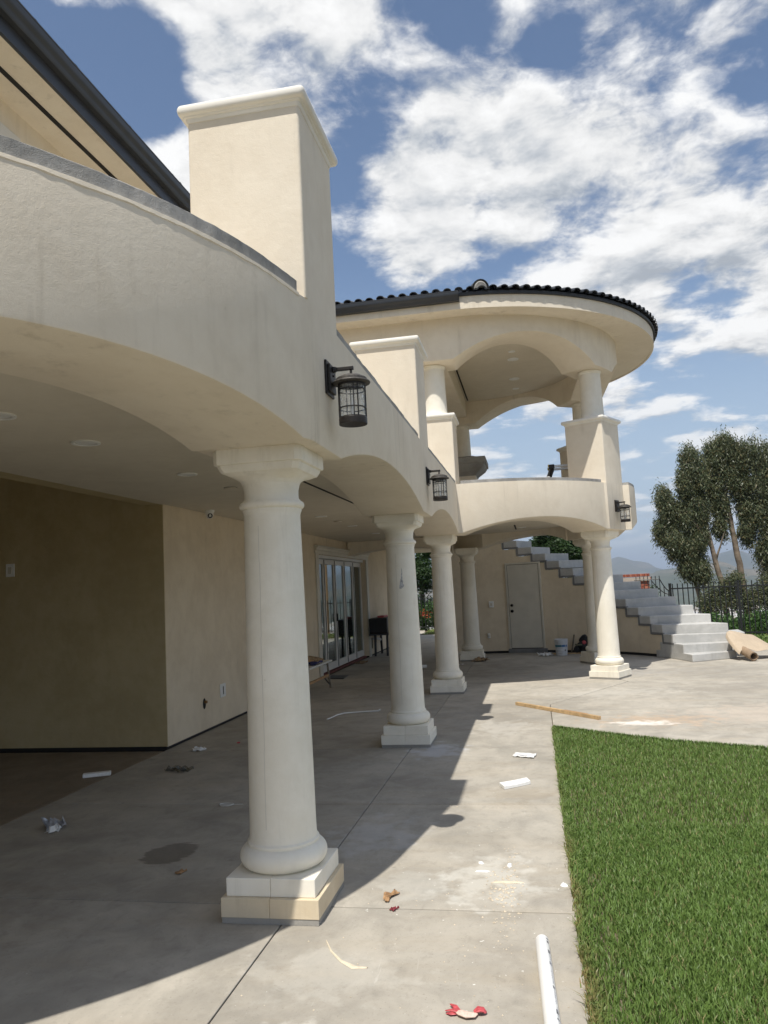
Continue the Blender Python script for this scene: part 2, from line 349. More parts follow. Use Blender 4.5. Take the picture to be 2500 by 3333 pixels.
MT['plastic_film'] = glassmat('clear_plastic_film', (.8, .8, .8), 1.5, .2)
def terrainmat():
    M, nt, N, L, B = newmat('valley_terrain'); p = pos(nt)
    n1 = nse(nt, p, .0016, 6, .6); n2 = nse(nt, p, .02, 5, .65)
    c = mixc(nt, mrange(nt, n1, .4, .62), (.075, .085, .045), (.20, .165, .11))
    c = mixc(nt, mrange(nt, n2, .45, .62, 0, .8), c, (.045, .06, .03))
    L.new(c, B.inputs['Base Color']); B.inputs['Roughness'].default_value = 1; B.inputs['Specular IOR Level'].default_value = 0
    return M
MT['terrain'] = terrainmat()
def citymat():
    M, nt, N, L, B = newmat('city_buildings_walls')
    g = N.new('ShaderNodeNewGeometry'); r = N.new('ShaderNodeValToRGB'); L.new(g.outputs['Random Per Island'], r.inputs[0])
    cols = [(.75, .74, .70), (.45, .40, .34), (.62, .55, .45), (.30, .24, .20), (.80, .80, .80)]
    e = r.color_ramp.elements
    while len(e) < 5: e.new(.5)
    for i, c in enumerate(cols): e[i].position = i/4; e[i].color = c+(1,)
    L.new(r.outputs[0], B.inputs['Base Color']); B.inputs['Roughness'].default_value = .8; return M
MT['city'] = citymat()

# ------------------------------------------------------------------ helpers
def wloc(o):
    v = Vector((0, 0, 0))
    while o is not None: v += o.location; o = o.parent
    return v
class MB:
    def __init__(s): s.v = []; s.f = []
    def add(s, vs, fs):
        b = len(s.v); s.v += [tuple(v) for v in vs]; s.f += [tuple(i+b for i in f) for f in fs]; return s
    def box(s, x0, x1, y0, y1, z0, z1, rot=0, c=None):
        vs = [(x, y, z) for x in (x0, x1) for y in (y0, y1) for z in (z0, z1)]
        if rot:
            cx, cy = c if c else ((x0+x1)/2, (y0+y1)/2); cr, sr = math.cos(rot), math.sin(rot)
            vs = [(cx+(x-cx)*cr-(y-cy)*sr, cy+(x-cx)*sr+(y-cy)*cr, z) for x, y, z in vs]
        return s.add(vs, [(0, 1, 3, 2), (4, 6, 7, 5), (0, 4, 5, 1), (2, 3, 7, 6), (0, 2, 6, 4), (1, 5, 7, 3)])
    def obox(s, M, sx, sy, sz):   # box of half sizes in a frame M
        vs = [M @ Vector((x, y, z)) for x in (-sx, sx) for y in (-sy, sy) for z in (-sz, sz)]
        return s.add(vs, [(0, 1, 3, 2), (4, 6, 7, 5), (0, 4, 5, 1), (2, 3, 7, 6), (0, 2, 6, 4), (1, 5, 7, 3)])
    def prism(s, poly, z0, z1):
        n = len(poly); a = sum(poly[i][0]*poly[(i+1) % n][1]-poly[(i+1) % n][0]*poly[i][1] for i in range(n))
        if a < 0: poly = poly[::-1]
        vs = [(x, y, z0) for x, y in poly]+[(x, y, z1) for x, y in poly]
        return s.add(vs, [tuple(range(n))[::-1], tuple(range(n, 2*n))]+[(i, (i+1) % n, n+(i+1) % n, n+i) for i in range(n)])
    def loft(s, rings, cap=True, closed=True):
        n = len(rings[0]); vs = [p for r in rings for p in r]; fs = []
        for k in range(len(rings)-1):
            for i in range(n if closed else n-1):
                j = (i+1) % n; fs.append((k*n+i, k*n+j, (k+1)*n+j, (k+1)*n+i))
        if cap and closed: fs += [tuple(range(n))[::-1], tuple(range((len(rings)-1)*n, len(rings)*n))]
        return s.add(vs, fs)
    def lathe(s, prof, c=(0, 0), seg=32, cap=True):   # prof: (radius, z) from bottom to top
        return s.loft([[(c[0]+r*math.cos(2*math.pi*i/seg), c[1]+r*math.sin(2*math.pi*i/seg), z) for i in range(seg)] for r, z in prof], cap)
    def tube(s, pts, r, seg=8, cap=True):
        pts = [Vector(p) for p in pts]; rings = []; n = len(pts); rs = r if isinstance(r, (list, tuple)) else [r]*n
        ref = Vector((0, 0, 1))
        for i, p in enumerate(pts):
            t = (pts[min(i+1, n-1)]-pts[max(i-1, 0)]).normalized()
            u = t.cross(ref if abs(t.dot(ref)) < .95 else Vector((1, 0, 0))).normalized(); w = u.cross(t)
            rings.append([tuple(p+(u*math.cos(2*math.pi*k/seg)+w*math.sin(2*math.pi*k/seg))*rs[i]) for k in range(seg)])
        return s.loft(rings, cap)
    def build(s, name, mat, parent=None, smooth=None, bevel=0, bseg=2):
        me = bpy.data.meshes.new(name); o = bpy.data.objects.new(name, me); COL.objects.link(o)
        off = wloc(parent) if parent else Vector((0, 0, 0))
        me.from_pydata([(v[0]-off.x, v[1]-off.y, v[2]-off.z) for v in s.v], [], s.f)
        bm = bmesh.new(); bm.from_mesh(me); bmesh.ops.recalc_face_normals(bm, faces=bm.faces); bm.to_mesh(me); bm.free()
        me.materials.append(mat)
        if smooth:
            for p in me.polygons: p.use_smooth = True
            me.set_sharp_from_angle(angle=rad(smooth))
        if bevel:
            b = o.modifiers.new('bevel', 'BEVEL'); b.width = bevel; b.segments = bseg; b.limit_method = 'ANGLE'; b.angle_limit = rad(35)
        if parent: o.parent = parent
        return o
def tag(o, label, cat, group=None):
    o['label'] = label; o['category'] = cat
    if group: o['group'] = group
    return o
def thing(name, label, cat, loc=(0, 0, 0), group=None):
    o = bpy.data.objects.new(name, None); COL.objects.link(o); o.location = loc; o.empty_display_size = .2
    return tag(o, label, cat, group)
def struct(o, kind='structure'):
    o['kind'] = kind; return o
def kids(o): return [c for c in bpy.data.objects if c.parent == o]
KID = {}
def copy_tree(o, loc=None, rotz=0, label=None, group=None, parent=None):
    c = o.copy(); COL.objects.link(c)
    if parent is not None: c.parent = parent
    if loc is not None: c.location = loc; c.rotation_euler = (0, 0, rotz)
    if label: c['label'] = label
    if group: c['group'] = group
    for ch in list(o.children): copy_tree(ch, parent=c)
    return c
def npmesh(name, V, F, mat, parent=None, smooth=False):
    me = bpy.data.meshes.new(name); V = np.asarray(V, np.float32); F = np.asarray(F, np.int32); k = F.shape[1]
    if parent is not None: V = V-np.array(wloc(parent), np.float32)
    me.vertices.add(len(V)); me.vertices.foreach_set('co', V.ravel())
    me.loops.add(F.size); me.loops.foreach_set('vertex_index', F.ravel())
    me.polygons.add(len(F)); me.polygons.foreach_set('loop_start', np.arange(0, F.size, k, dtype=np.int32))
    me.materials.append(mat); me.update(calc_edges=True); me.validate()
    if smooth: me.polygons.foreach_set('use_smooth', np.ones(len(F), bool))
    o = bpy.data.objects.new(name, me); COL.objects.link(o)
    if parent is not None: o.parent = parent
    return o
def rrect(cx, cy, hx, hy, r=.02, seg=3, rot=0):
    P = []
    for (sx, sy, a0) in ((1, 1, 0), (-1, 1, 90), (-1, -1, 180), (1, -1, 270)):
        for k in range(seg+1):
            a = rad(a0+90*k/seg); P.append((sx*(hx-r)+r*math.cos(a), sy*(hy-r)+r*math.sin(a)))
    cr, sr = math.cos(rot), math.sin(rot)
    return [(cx+x*cr-y*sr, cy+x*sr+y*cr) for x, y in P]
def on_circle(c, R, a): return (c[0]+R*math.cos(rad(a)), c[1]+R*math.sin(rad(a)))

# ------------------------------------------------------------------ layout constants (metres)
PC = (-1.05, 14.5)          # centre of the round pavilion
FX, BX = -1.07, -1.73       # outer and inner face of the arcade
NC, NR = (-4.3, 4.1), 3.23  # near bowed bay
SPR, PAR, CEIL = 2.41, 3.17, 2.70
C_POS = [(-1.40, 4.06, 0), (-1.40, 8.22, 0), (-1.40, 12.03, 0), (1.13, 13.30, -28.8), (1.13, 15.70, 28.8), (-1.41, 16.97, 0)]
CB = 'columns of the arcade and round pavilion'

# ------------------------------------------------------------------ patio, lawn soil, terrain
def patio():
    base = MB().box(-9, 9.0, -6, 30, -.14, -.035).build('patio', MT['soil']); struct(base)
    ys = [-6, -3.8, -1.85, .12, 2.09, 4.045, 5.93, 7.93, 10.05, 12.1, 14.2, 16.3, 18.4, 20.5, 22.6, 24.7, 26.3]
    g = .0038
    for i in range(len(ys)-1):
        for (x0, x1) in ((-4.06, -1.345), (-1.345, .10)):
            if x0 > -2 and ys[i] > 10: continue
            MB().box(x0+g, x1-g, ys[i]+.0055, ys[i+1]-.0055, -.035, 0).build('slab', MT['concrete'], base, bevel=.004)
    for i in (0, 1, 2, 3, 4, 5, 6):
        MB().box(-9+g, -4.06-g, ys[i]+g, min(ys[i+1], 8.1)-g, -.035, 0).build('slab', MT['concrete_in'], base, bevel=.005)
    lawn = [(.10, 8.93), (.565, 8.573), (1.25, 8.08), (1.99, 7.72), (3.2, 7.15), (5.2, 6.3), (9, 5.0)]
    def cut(y): return None
    P1 = [(.10+g, 8.93+g)]+[(x, y+g) for x, y in lawn[1:]]+[(9, 10.05-g), (.10+g, 10.05-g)]
    MB().prism(P1, -.035, 0).build('slab', MT['concrete'], base, bevel=.005)
    MB().prism([(.10+g, 10.05+g), (9, 10.05+g), (9, 14.2), (1.35, 12.74-g), (.10+g, 10.59)], -.035, 0).build('slab', MT['concrete'], base, bevel=.005)
    MB().prism([(-1.345+g, 10.05+g), (.10-g, 10.05+g), (.10-g, 10.60), (1.335, 12.745+g), (.82, 14.2-g), (-1.345+g, 14.2-g)], -.035, 0).build('slab', MT['concrete'], base, bevel=.005)
    MB().prism([(1.35, 12.76+g), (9, 14.22), (9, 17.4), (4.6, 18.3), (3.2, 22), (.1, 24), (-1.345+g, 26.3), (-1.345+g, 14.2+g), (.83, 14.2+g)], -.035, 0).build('slab', MT['concrete'], base, bevel=.005)
    MB().prism([(-9, 26.3+g), (-4.2, 26.3+g), (-3.9, 27.2), (-4.2, 29.4), (-9, 29.4)], -.035, 0).build('slab', MT['concrete'], base, bevel=.005)
    return lawn
LAWN = patio()

def soil_sheet(name, poly, z):
    o = MB().prism(poly, z-.03, z).build(name, MT['soil']); return struct(o)
LAWN_POLY = [(.105, -5)]+[(x+.004, y-.004) for x, y in LAWN]+[(9, -5)]
soil_sheet('lawn_soil', LAWN_POLY, -.004)
soil_sheet('back_lawn_soil', [(-3.9, 26.35), (.1, 26.35), (.1, 24.4), (3, 24.4), (3, 28.6), (-3.9, 28.6)], -.002)
soil_sheet('side_lawn_soil', [(4.55, 18.5), (9, 17.6), (9, 28.6), (3.3, 28.6), (3.3, 19.8)], -.006)

def inpoly(x, y, poly):
    c = np.zeros(len(x), bool); n = len(poly)
    for i in range(n):
        x1, y1 = poly[i]; x2, y2 = poly[(i+1) % n]
        k = ((y1 > y) != (y2 > y)); t = np.where(k, (x2-x1)*(y-y1)/((y2-y1) if y2 != y1 else 1e-9)+x1, 0)
        c ^= k & (x < t)
    return c
def grass(name, pts, h0, h1, w, lean, spill=0.):
    n = len(pts); x, y = pts[:, 0], pts[:, 1]
    h = RNG.uniform(h0, h1, n); a = RNG.uniform(0, 2*np.pi, n); ln = RNG.uniform(.15, 1, n)*lean*h
    dx, dy = np.cos(a), np.sin(a); b = a+RNG.uniform(.8, 2.3, n); ww = w*RNG.uniform(.7, 1.3, n)/2
    px, py = np.cos(b)*ww, np.sin(b)*ww
    V = np.zeros((n, 5, 3), np.float32)
    V[:, 0] = np.stack([x-px, y-py, np.zeros(n)], 1); V[:, 1] = np.stack([x+px, y+py, np.zeros(n)], 1)
    mx, my, mz = x+dx*ln*.35, y+dy*ln*.35, h*.6
    V[:, 2] = np.stack([mx+px*.85, my+py*.85, mz], 1); V[:, 3] = np.stack([mx-px*.85, my-py*.85, mz], 1)
    V[:, 4] = np.stack([x+dx*ln, y+dy*ln, h*(1-.25*ln/h)], 1)
    base = (np.arange(n)*5)[:, None]
    F = np.concatenate([base+np.array([0, 1, 2]), base+np.array([0, 2, 3]), base+np.array([3, 2, 4])], 0)
    return struct(npmesh(name, V.reshape(-1, 3), F, MT['grass']), 'stuff')
def scatter(n, x0, x1, y0, y1, poly, wfun=None):
    x = RNG.uniform(x0, x1, n); y = RNG.uniform(y0, y1, n); k = inpoly(x, y, poly)
    if wfun is not None: k &= RNG.uniform(0, 1, n) < wfun(x, y)
    return np.stack([x[k], y[k]], 1)
def lawn():
    thin = lambda x, y: np.where((x < .27) & (y < 4.6), .45, 1.0)*np.where(np.hypot(x-.42, (y-2.95)*.6) < .15, .6, 1.0)
    near = scatter(165000, .10, 2.4, 2.4, 5.4, LAWN_POLY, thin)
    mid = scatter(95000, .10, 3.6, 5.4, 9.0, LAWN_POLY)
    far = scatter(30000, .1, 9, -3, 8.9, LAWN_POLY, lambda x, y: ((x > 2.4) | (y < 2.4)) & ~((y > 5.4) & (x < 3.6)))
    edge = np.stack([.112+RNG.normal(0, .012, 7000), RNG.uniform(1.5, 8.9, 7000)], 1)
    # the edge along the far concrete
    t = RNG.uniform(0, 1, 5000); seg = RNG.integers(0, 5, 5000); A = np.array(LAWN); e2 = A[seg]+(A[seg+1]-A[seg])*t[:, None]+np.array([0, -.03])
    grass('lawn_grass', np.concatenate([near, mid, far, edge, e2]), .024, .054, .0054, .7)
    q = np.stack([RNG.uniform(.085, .15, 2600), RNG.uniform(2.3, 8.9, 2600)], 1); q = q[np.array([mno_.noise((0, y*3.1, 2)) for y in q[:, 1]]) > -.15]
    grass('lawn_edge_grass', q, .04, .075, .0056, 1.15)
    bp = [(-3.85, 26.4), (.1, 26.4), (.1, 24.5), (2.9, 24.5), (2.9, 28.5), (-3.85, 28.5)]
    grass('back_lawn_grass', scatter(14000, -3.9, 3, 24.4, 28.6, bp), .05, .10, .02, .8)
    sp_ = [(4.6, 18.6), (9, 17.7), (9, 26), (3.4, 26), (3.4, 19.9)]
    grass('side_lawn_grass', scatter(22000, 3.3, 9, 17.6, 26, sp_), .05, .10, .02, .8)
lawn()

def terrain():
    # the plateau drops into a valley beyond the fences; hills rise on the far side
    rs = np.concatenate([[0.001], np.geomspace(6, 7500, 110)]); na = 720; az = np.linspace(-np.pi, np.pi, na, endpoint=False)
    Rr, A = np.meshgrid(rs, az, indexing='ij'); X = Rr*np.sin(A); Y = Rr*np.cos(A)
    d = np.maximum(0, np.maximum(Y-29.5, (X-9.5)*1.0)); d = np.where(X < -40, np.maximum(0, d-(-40-X)), d)
    t = np.clip(d/260, 0, 1); Z = -.16-78*(t*t*(3-2*t))-np.minimum(d, 12)*.18
    def ridge(az0, amp, ph): return amp*(1+.30*np.sin(az0*5.1+ph)+.2*np.sin(az0*11.3+ph*2.1)+.10*np.sin(az0*27+ph*1.7)+.05*np.sin(az0*61+ph))
    u = np.clip((Rr-1900)/900, 0, 1); u = u*u*(3-2*u); v = np.clip((Rr-3800)/1500, 0, 1); v = v*v*(3-2*v)
    rough = 1+.10*np.sin(X*.009+Y*.005)+.07*np.sin(X*.024-Y*.016)
    fall = np.clip((Rr-2900)/700, 0, 1)
    Z = np.where(t >= 1, -78.2-2.2+u*(1-.6*fall)*95*(1+.13*np.sin(A*38+.6)+.06*np.sin(A*90)+.04*np.sin(A*170+2))*rough+v*118*(1+.42*np.cos(45*(A-.1))+.08*np.sin(A*110+1)+.05*np.sin(A*190))*rough, Z)
    V = np.stack([X, Y, Z], -1).reshape(-1, 3); n = len(rs); F = []
    i = np.arange(n-1)[:, None]*na; j = np.arange(na)[None, :]; j2 = (j+1) % na
    F = np.stack([i+j, i+j2, i+na+j2, i+na+j], -1).reshape(-1, 4)
    struct(npmesh('terrain', V, F[:, ::-1], MT['terrain'], smooth=True))
    # town in the valley
    m = 5200; r = 420+1500*RNG.power(1.4, m); a = RNG.uniform(rad(-32), rad(62), m); x, y = r*np.sin(a), r*np.cos(a)
    w = RNG.uniform(4, 9, m); l = RNG.uniform(5, 14, m); h = RNG.uniform(3, 6, m); big = RNG.uniform(0, 1, m) < .06; w[big] *= 3.5; l[big] *= 3.5
    th = RNG.uniform(0, np.pi, m); c, s_ = np.cos(th), np.sin(th)
    V = np.zeros((m, 8, 3), np.float32); k = 0
    for sx in (-1, 1):
        for sy in (-1, 1):
            for zz in (0, 1):
                ox, oy = sx*w/2, sy*l/2
                V[:, k] = np.stack([x+ox*c-oy*s_, y+ox*s_+oy*c, -82+zz*(h+3)], 1); k += 1
    q = np.array([(0, 1, 3, 2), (4, 6, 7, 5), (0, 4, 5, 1), (2, 3, 7, 6), (1, 5, 7, 3)])
    F = (np.arange(m)*8)[:, None, None]+q[None]
    struct(npmesh('valley_town', V.reshape(-1, 3), F.reshape(-1, 4), MT['city']), 'stuff')
terrain()

# ------------------------------------------------------------------ balcony arcade (one long wall carried by the columns)
def arch(u, rise): return SPR+rise*(1-(2*u-1)**2) if 0 < u < 1 else SPR
def arcade_path():
    P = []   # (outer xy, inner xy, z bottom)
    # near bowed bay, from behind the camera's left to the first column
    a_end = -7.0
    for a in np.linspace(-118, a_end, 60):
        u = (a+62)/(a_end+62); z = arch(u, .185) if a > -62 else SPR
        if a < -72: z = arch((a+118)/(46.), .185)
        P.append((on_circle(NC, NR, a), on_circle(NC, NR-.66, a), z))
    def straight(y0, y1, n, rise=None):
        for k in range(n+1):
            y = y0+(y1-y0)*k/n
            P.append(((FX, y), (BX, y), SPR if rise is None else arch(k/n, rise)))
    straight(3.80, 4.38, 3); straight(4.40, 7.89, 28, .215); straight(7.90, 8.54, 2); straight(8.56, 11.67, 24, .20)
    def arcs(a0, a1, R, n, rise):
        for k in range(n+1):
            a = a0+(a1-a0)*k/n; P.append((on_circle(PC, R, a), on_circle(PC, R-.66, a), arch(k/n, rise)))
    def flat(cx, cy, az):
        c, s = math.cos(rad(az)), math.sin(rad(az))
        for t in (-.325, .325): P.append(((cx+.33*c-t*s, cy+.33*s+t*c), (cx-.33*c-t*s*.8, cy-.33*s+t*c*.8), SPR))
    arcs(-89.5, -36.2, 2.81, 26, .20); flat(1.13, 13.30, -28.8); arcs(-21.6, 21.6, 2.93, 22, .19); flat(1.13, 15.70, 28.8); arcs(36.2, 89.5, 2.81, 26, .20)
    straight(17.33, 17.6, 2)
    return P
AP = arcade_path()
def sweep_wall(P, ztop, zin, t):
    """cross-section: thin parapet of thickness t above the thick beam"""
    rings = []; r = .014
    for (ox, oy), (ix, iy), zb in P:
        d = Vector((ix-ox, iy-oy, 0)); w = d.length; d /= w
        o = Vector((ox, oy, 0)); sec = [(0, ztop), (0, zb+r), (r*.3, zb+r*.3), (r, zb), (w-r, zb), (w-r*.3, zb+r*.3), (w, zb+r), (w, zin), (t, zin), (t, ztop)]
        rings.append([tuple(o+d*s+Vector((0, 0, z))) for s, z in sec])
    return MB().loft(rings)
balcony = thing('balcony', 'long cream stucco balcony with arches, carried by white columns', 'balcony', (-1.4, 8.2, 0))
bw = sweep_wall(AP, PAR, 2.90, .2); bw.build('arch_wall', MT['stucco'], balcony, smooth=32)
def mid(P, f): return [(o[0]+(i[0]-o[0])*f, o[1]+(i[1]-o[1])*f) for o, i, z in P]
ml = mid(AP, .5)
k17 = [i for i, p in enumerate(ml) if p[1] > 16.5 and p[0] < -1.2]
poly = [p for p in ml if p[0] > -6.5]
poly = [p for p in poly if p[0] > -4.05]
MB().prism(poly+[(-4.03, 17.6), (-4.03, 8.02), (-4.06, 8.0), (-4.06, poly[0][1])], CEIL, 2.88).build('ceiling', MT['ceiling'], balcony)
# raw cement coping on the parapet, broken by the piers
from mathutils import noise as mno
def JIT(x, y, k): return mno.noise((x*5, y*5, k*3.3))+.7*mno.noise((x*17, y*17, k*5.1))
def coping(P, h, name='coping'):
    rings = []
    for i, ((ox, oy), (ix, iy), zb) in enumerate(P):
        d = Vector((ix-ox, iy-oy, 0)).normalized(); o = Vector((ox, oy, 0))
        j = JIT(ox, oy, 1)*.007
        sec = [(.010+j, PAR+.001), (.008+j, PAR+h*.93), (.014+j, PAR+h+.3*j), (.19, PAR+h), (.205, PAR+.001)]
        rings.append([tuple(o+d*s+Vector((0, 0, z))) for s, z in sec])
    MB().loft(rings).build(name, MT['raw_cement'], balcony, smooth=25)
def dense(P, n=8):
    out = []
    for a, b in zip(P[:-1], P[1:]):
        for k in range(n):
            t = k/n; L_ = lambda p, q: (p[0]+(q[0]-p[0])*t, p[1]+(q[1]-p[1])*t)
            out.append((L_(a[0], b[0]), L_(a[1], b[1]), 0))
    out.append(P[-1]); return out
def sub(f): return [p for p in AP if f(p)]
I1 = [i for i, p in enumerate(AP) if p[0] == (FX, 3.80)][0]
coping(dense(AP[:I1]), .075)
coping([((FX, y), (BX, y), 0) for y in np.arange(4.42, 7.88, .06)], .05)
coping([((FX, y), (BX, y), 0) for y in np.arange(8.57, 11.70, .06)], .05)
coping([(on_circle(PC, 2.81, a), on_circle(PC, 2.15, a), 0) for a in np.arange(-89, -36.3, 1.2)], .05)
coping([(on_circle(PC, 2.93, a), on_circle(PC, 2.27, a), 0) for a in np.arange(-21, 21.1, 1.2)], .05)
coping([(on_circle(PC, 2.81, a), on_circle(PC, 2.15, a), 0) for a in np.arange(36.6, 89, 1.2)], .05)
# thin bright lip of trowelled stucco under the near coping
lip = MB(); rings = []
for i, ((ox, oy), (ix, iy), zb) in enumerate(dense(AP[:I1])):
    d = Vector((ix-ox, iy-oy, 0)).normalized(); o = Vector((ox, oy, 0))-d*(.005+.003*JIT(ox, oy, 2)); j = .005*JIT(ox, oy, 3)
    rings.append([tuple(o+d*s+Vector((0, 0, z))) for s, z in ((.008, PAR-.02+j), (0, PAR-.012+j), (.001, PAR+.004), (.014, PAR+.006))])
lip.loft(rings).build('trowelled_lip', MT['stucco'], balcony, smooth=40)
# cross beam closing the pavilion towards the house
def cross_beam(y0, y1, x0, x1, zs, rise, ztop, name, mat, parent):
    rings = []
    for k in range(21):
        u = k/20; x = x0+(x1-x0)*u; z = zs+rise*(1-(2*u-1)**2)
        rings.append([(x, y0, z), (x, y1, z), (x, y1, ztop), (x, y0, ztop)])
    return MB().loft(rings).build(name, mat, parent, smooth=32)
cross_beam(16.66, 17.28, -1.76, -4.02, 2.40, .12, 2.8, 'cross_beam', MT['stucco'], balcony)
# expansion joints in the ceiling
MB().box(-2.125, -2.10, 6.6, 9.6, CEIL-.006, CEIL+.02).build('ceiling_slot', MT['slot'], balcony)
MB().box(-.30, -.27, 14.6, 15.8, CEIL-.006, CEIL+.02).build('ceiling_slot', MT['slot'], balcony)
MB().box(-4.02, -1.0, 11.8, 17.2, 2.89, 2.95).build('deck', MT['ceiling'], balcony)
MB().box(-4.04, -2.0, 17.29, 24.4, 2.72, 2.96).build('rear_ceiling', MT['ceiling'], balcony)

# ------------------------------------------------------------------ columns
def sq_ring(a, rnd, z, seg=48):
    out = []
    for i in range(seg):
        t = 2*math.pi*(i+.5)/seg; c, s = math.cos(t), math.sin(t); rs = a/max(abs(c), abs(s)); rr = rs*(1-rnd)+a*rnd
        out.append((rr*c, rr*s, z))
    return out
def column():
    r = thing('column', 'white column nearest the camera with a tan painted lower plinth tier', 'column', (0, 0, 0), CB)
    MB().box(-.252, .252, -.252, .252, 0.001, .032).build('mortar_bed', MT['mortar'], r)
    for s in (-1, 1):
        a, b = sorted((s*.0006, s*.2555)); MB().box(a, b, -.2555, .2555, .030, .124).build('plinth_block', MT['cast'], r, bevel=.003)
    for s in (-1, 1):
        a, b = sorted((s*.0006, s*.2335)); MB().box(a, b, -.2335, .2335, .1245, .214).build('upper_plinth_block', MT['cast'], r, bevel=.004)
    prof = [(.175, .20), (.195, .215)]
    prof += [(.172+.058*math.cos(rad(t)), .272-.058*math.sin(rad(t))*-1) for t in np.linspace(-80, 75, 14)]
    prof += [(.190, .336), (.190, .344), (.181, .352), (.1775, .372), (.176, .42)]
    prof += [(.176+(.1545-.176)*((z-.42)/(2.06-.42))**1.15, z) for z in np.linspace(.5, 2.06, 14)]
    prof += [(.158, 2.075), (.163, 2.085), (.163, 2.093)]
    prof += [(.158+.0215*math.cos(rad(t)), 2.117+.0215*math.sin(rad(t))) for t in np.linspace(-80, 80, 9)]
    prof += [(.158, 2.145), (.151, 2.153), (.149, 2.17), (.150, 2.20), (.158, 2.235)]
    sh = MB().lathe(prof, seg=64).build('shaft', MT['cast'], r, smooth=35)
    # cast seams of the two column halves
    for az in (-100, 80):
        m = MB(); w = .0022
        for z0, z1 in zip(np.linspace(.43, 2.0, 9)[:-1], np.linspace(.43, 2.0, 9)[1:]):
            rr = [.176+(.1545-.176)*((z-.42)/(1.64))**1.15+.0008 for z in (z0, z1)]
            j = .002*math.sin(z0*9)
            c, s = math.cos(rad(az)), math.sin(rad(az)); t = (-s, c)
            m.add([(rr[0]*c+t[0]*(e*w+j), rr[0]*s+t[1]*(e*w+j), z0) for e in (-1, 1)]+[(rr[1]*c+t[0]*(e*w+j), rr[1]*s+t[1]*(e*w+j), z1) for e in (1, -1)], [(0, 1, 2, 3)])
        m.build('seam', MT['gray_seam'], sh)
    rings = [sq_ring(.158, 1, 2.232), sq_ring(.166, .9, 2.252), sq_ring(.182, .55, 2.268), sq_ring(.197, .18, 2.278), sq_ring(.200, .0, 2.284), sq_ring(.213, 0, 2.289), sq_ring(.220, 0, 2.300), sq_ring(.229, 0, 2.318),
             sq_ring(.229, 0, 2.326), sq_ring(.243, 0, 2.330), sq_ring(.246, 0, 2.338), sq_ring(.246, 0, 2.400), sq_ring(.240, 0, SPR+.012)]
    MB().loft(rings).build('capital', MT['cast'], r, smooth=30)
    return r
MT['gray_seam'] = simple('cast_seam', (.66, .63, .55), .9)
col0 = column(); col0.location = (*C_POS[0][:2], 0)
LB = ['white column nearest the camera with a tan painted lower plinth tier',
      'second column from the camera with a grey scuff high on its shaft',
      'third column from the camera, where straight arcade meets round pavilion',
      'brightly sunlit white column at the outer corner of the pavilion',
      'shaded column directly behind the sunlit pavilion column',
      'farthest shaded column left of the white utility door, with a brown rag at its foot']
cols = [col0]
for i in range(1, 6): cols.append(copy_tree(col0, (*C_POS[i][:2], 0), rad(C_POS[i][2]), LB[i]))
for ch in col0.children:   # the first one keeps an unpainted tan lower tier
    if ch.name.startswith('plinth_block'): ch.data = ch.data.copy(); ch.data.materials[0] = MT['tan_block']
def scuff():
    m = MB(); c = C_POS[1]; az0 = -82
    for (z, hw, hh, da) in ((1.66, .022, .03, 0), (1.70, .015, .03, 1), (1.745, .007, .04, 2.5), (1.80, .004, .04, 4), (1.635, .016, .012, -3)):
        rr = .1765-.0215*((z-.42)/1.64)**1.15+.0012; pts = []
        for k in range(9):
            t = 2*math.pi*k/9; dz = math.sin(t)*hh*(1+.3*math.sin(k*3.1)); dl = math.cos(t)*hw*(1+.3*math.cos(k*2.3)); a = rad(az0+da)+dl/rr
            pts.append((c[0]+rr*math.cos(a), c[1]+rr*math.sin(a), z+dz))
        m.add(pts, [tuple(range(9))])
    m.build('scuff_mark', simple('grey_scuff', (.45, .45, .46), .9, 0, .3, 60), [k for k in cols[1].children if k.name.startswith('shaft')][0])
scuff()

# ------------------------------------------------------------------ piers above the parapet
PG = 'square piers standing on the balcony'
def pier():
    r = thing('pier', 'tall cream pier standing nearest, like a chimney, with white cap', 'pier', (0, 0, 0), PG)
    MB().prism(rrect(0, 0, .33, .33, .016), PAR, 4.215).build('body', MT['stucco'], r, smooth=30)
    MB().box(-.31, .31, -.31, .31, 2.86, PAR+.01).build('footing', MT['stucco'], r)
    def ring(h, z): return [(x, y, z) for x, y in rrect(0, 0, h, h, min(.02, h*.1), 3)]
    rings = [ring(.333, 4.195), ring(.339, 4.206), ring(.341, 4.216), ring(.350, 4.219), ring(.353, 4.226), ring(.366, 4.229)]
    rings += [ring(.366+.011*math.sin(rad(t)), 4.255-.026*math.cos(rad(t))) for t in range(20, 161, 28)]
    rings += [ring(.35, 4.283), ring(.30, 4.285)]
    MB().loft(rings).build('cap', MT['cap'], r, smooth=35)
    return r
pier0 = pier(); pier0.location = (-1.40, 4.09, 0.042)
PL = [((-1.40, 8.22), 0, 'second pier along the balcony, cut by the sloping parapet line, no column on top'),
      ((-1.40, 12.03), 0, 'third pier along the balcony, carrying an upper column'),
      ((1.13, 13.30), -28.8, 'pier at the pavilion front corner, split by a diagonal sun and shade line'),
      ((1.13, 15.70), 28.8, 'shaded pier peeping out behind the ladder on the pavilion')]
piers = [pier0]
for (x, y), a, l in PL: piers.append(copy_tree(pier0, (x, y, 0), rad(a), l))
pier0.scale = (.965, 1, 1); pier0.location.x += .0115
MB().prism(rrect(-1.3885, 4.09, .33, .33, .016), PAR, PAR+.0421).build('body_foot', MT['stucco'], pier0, smooth=30)
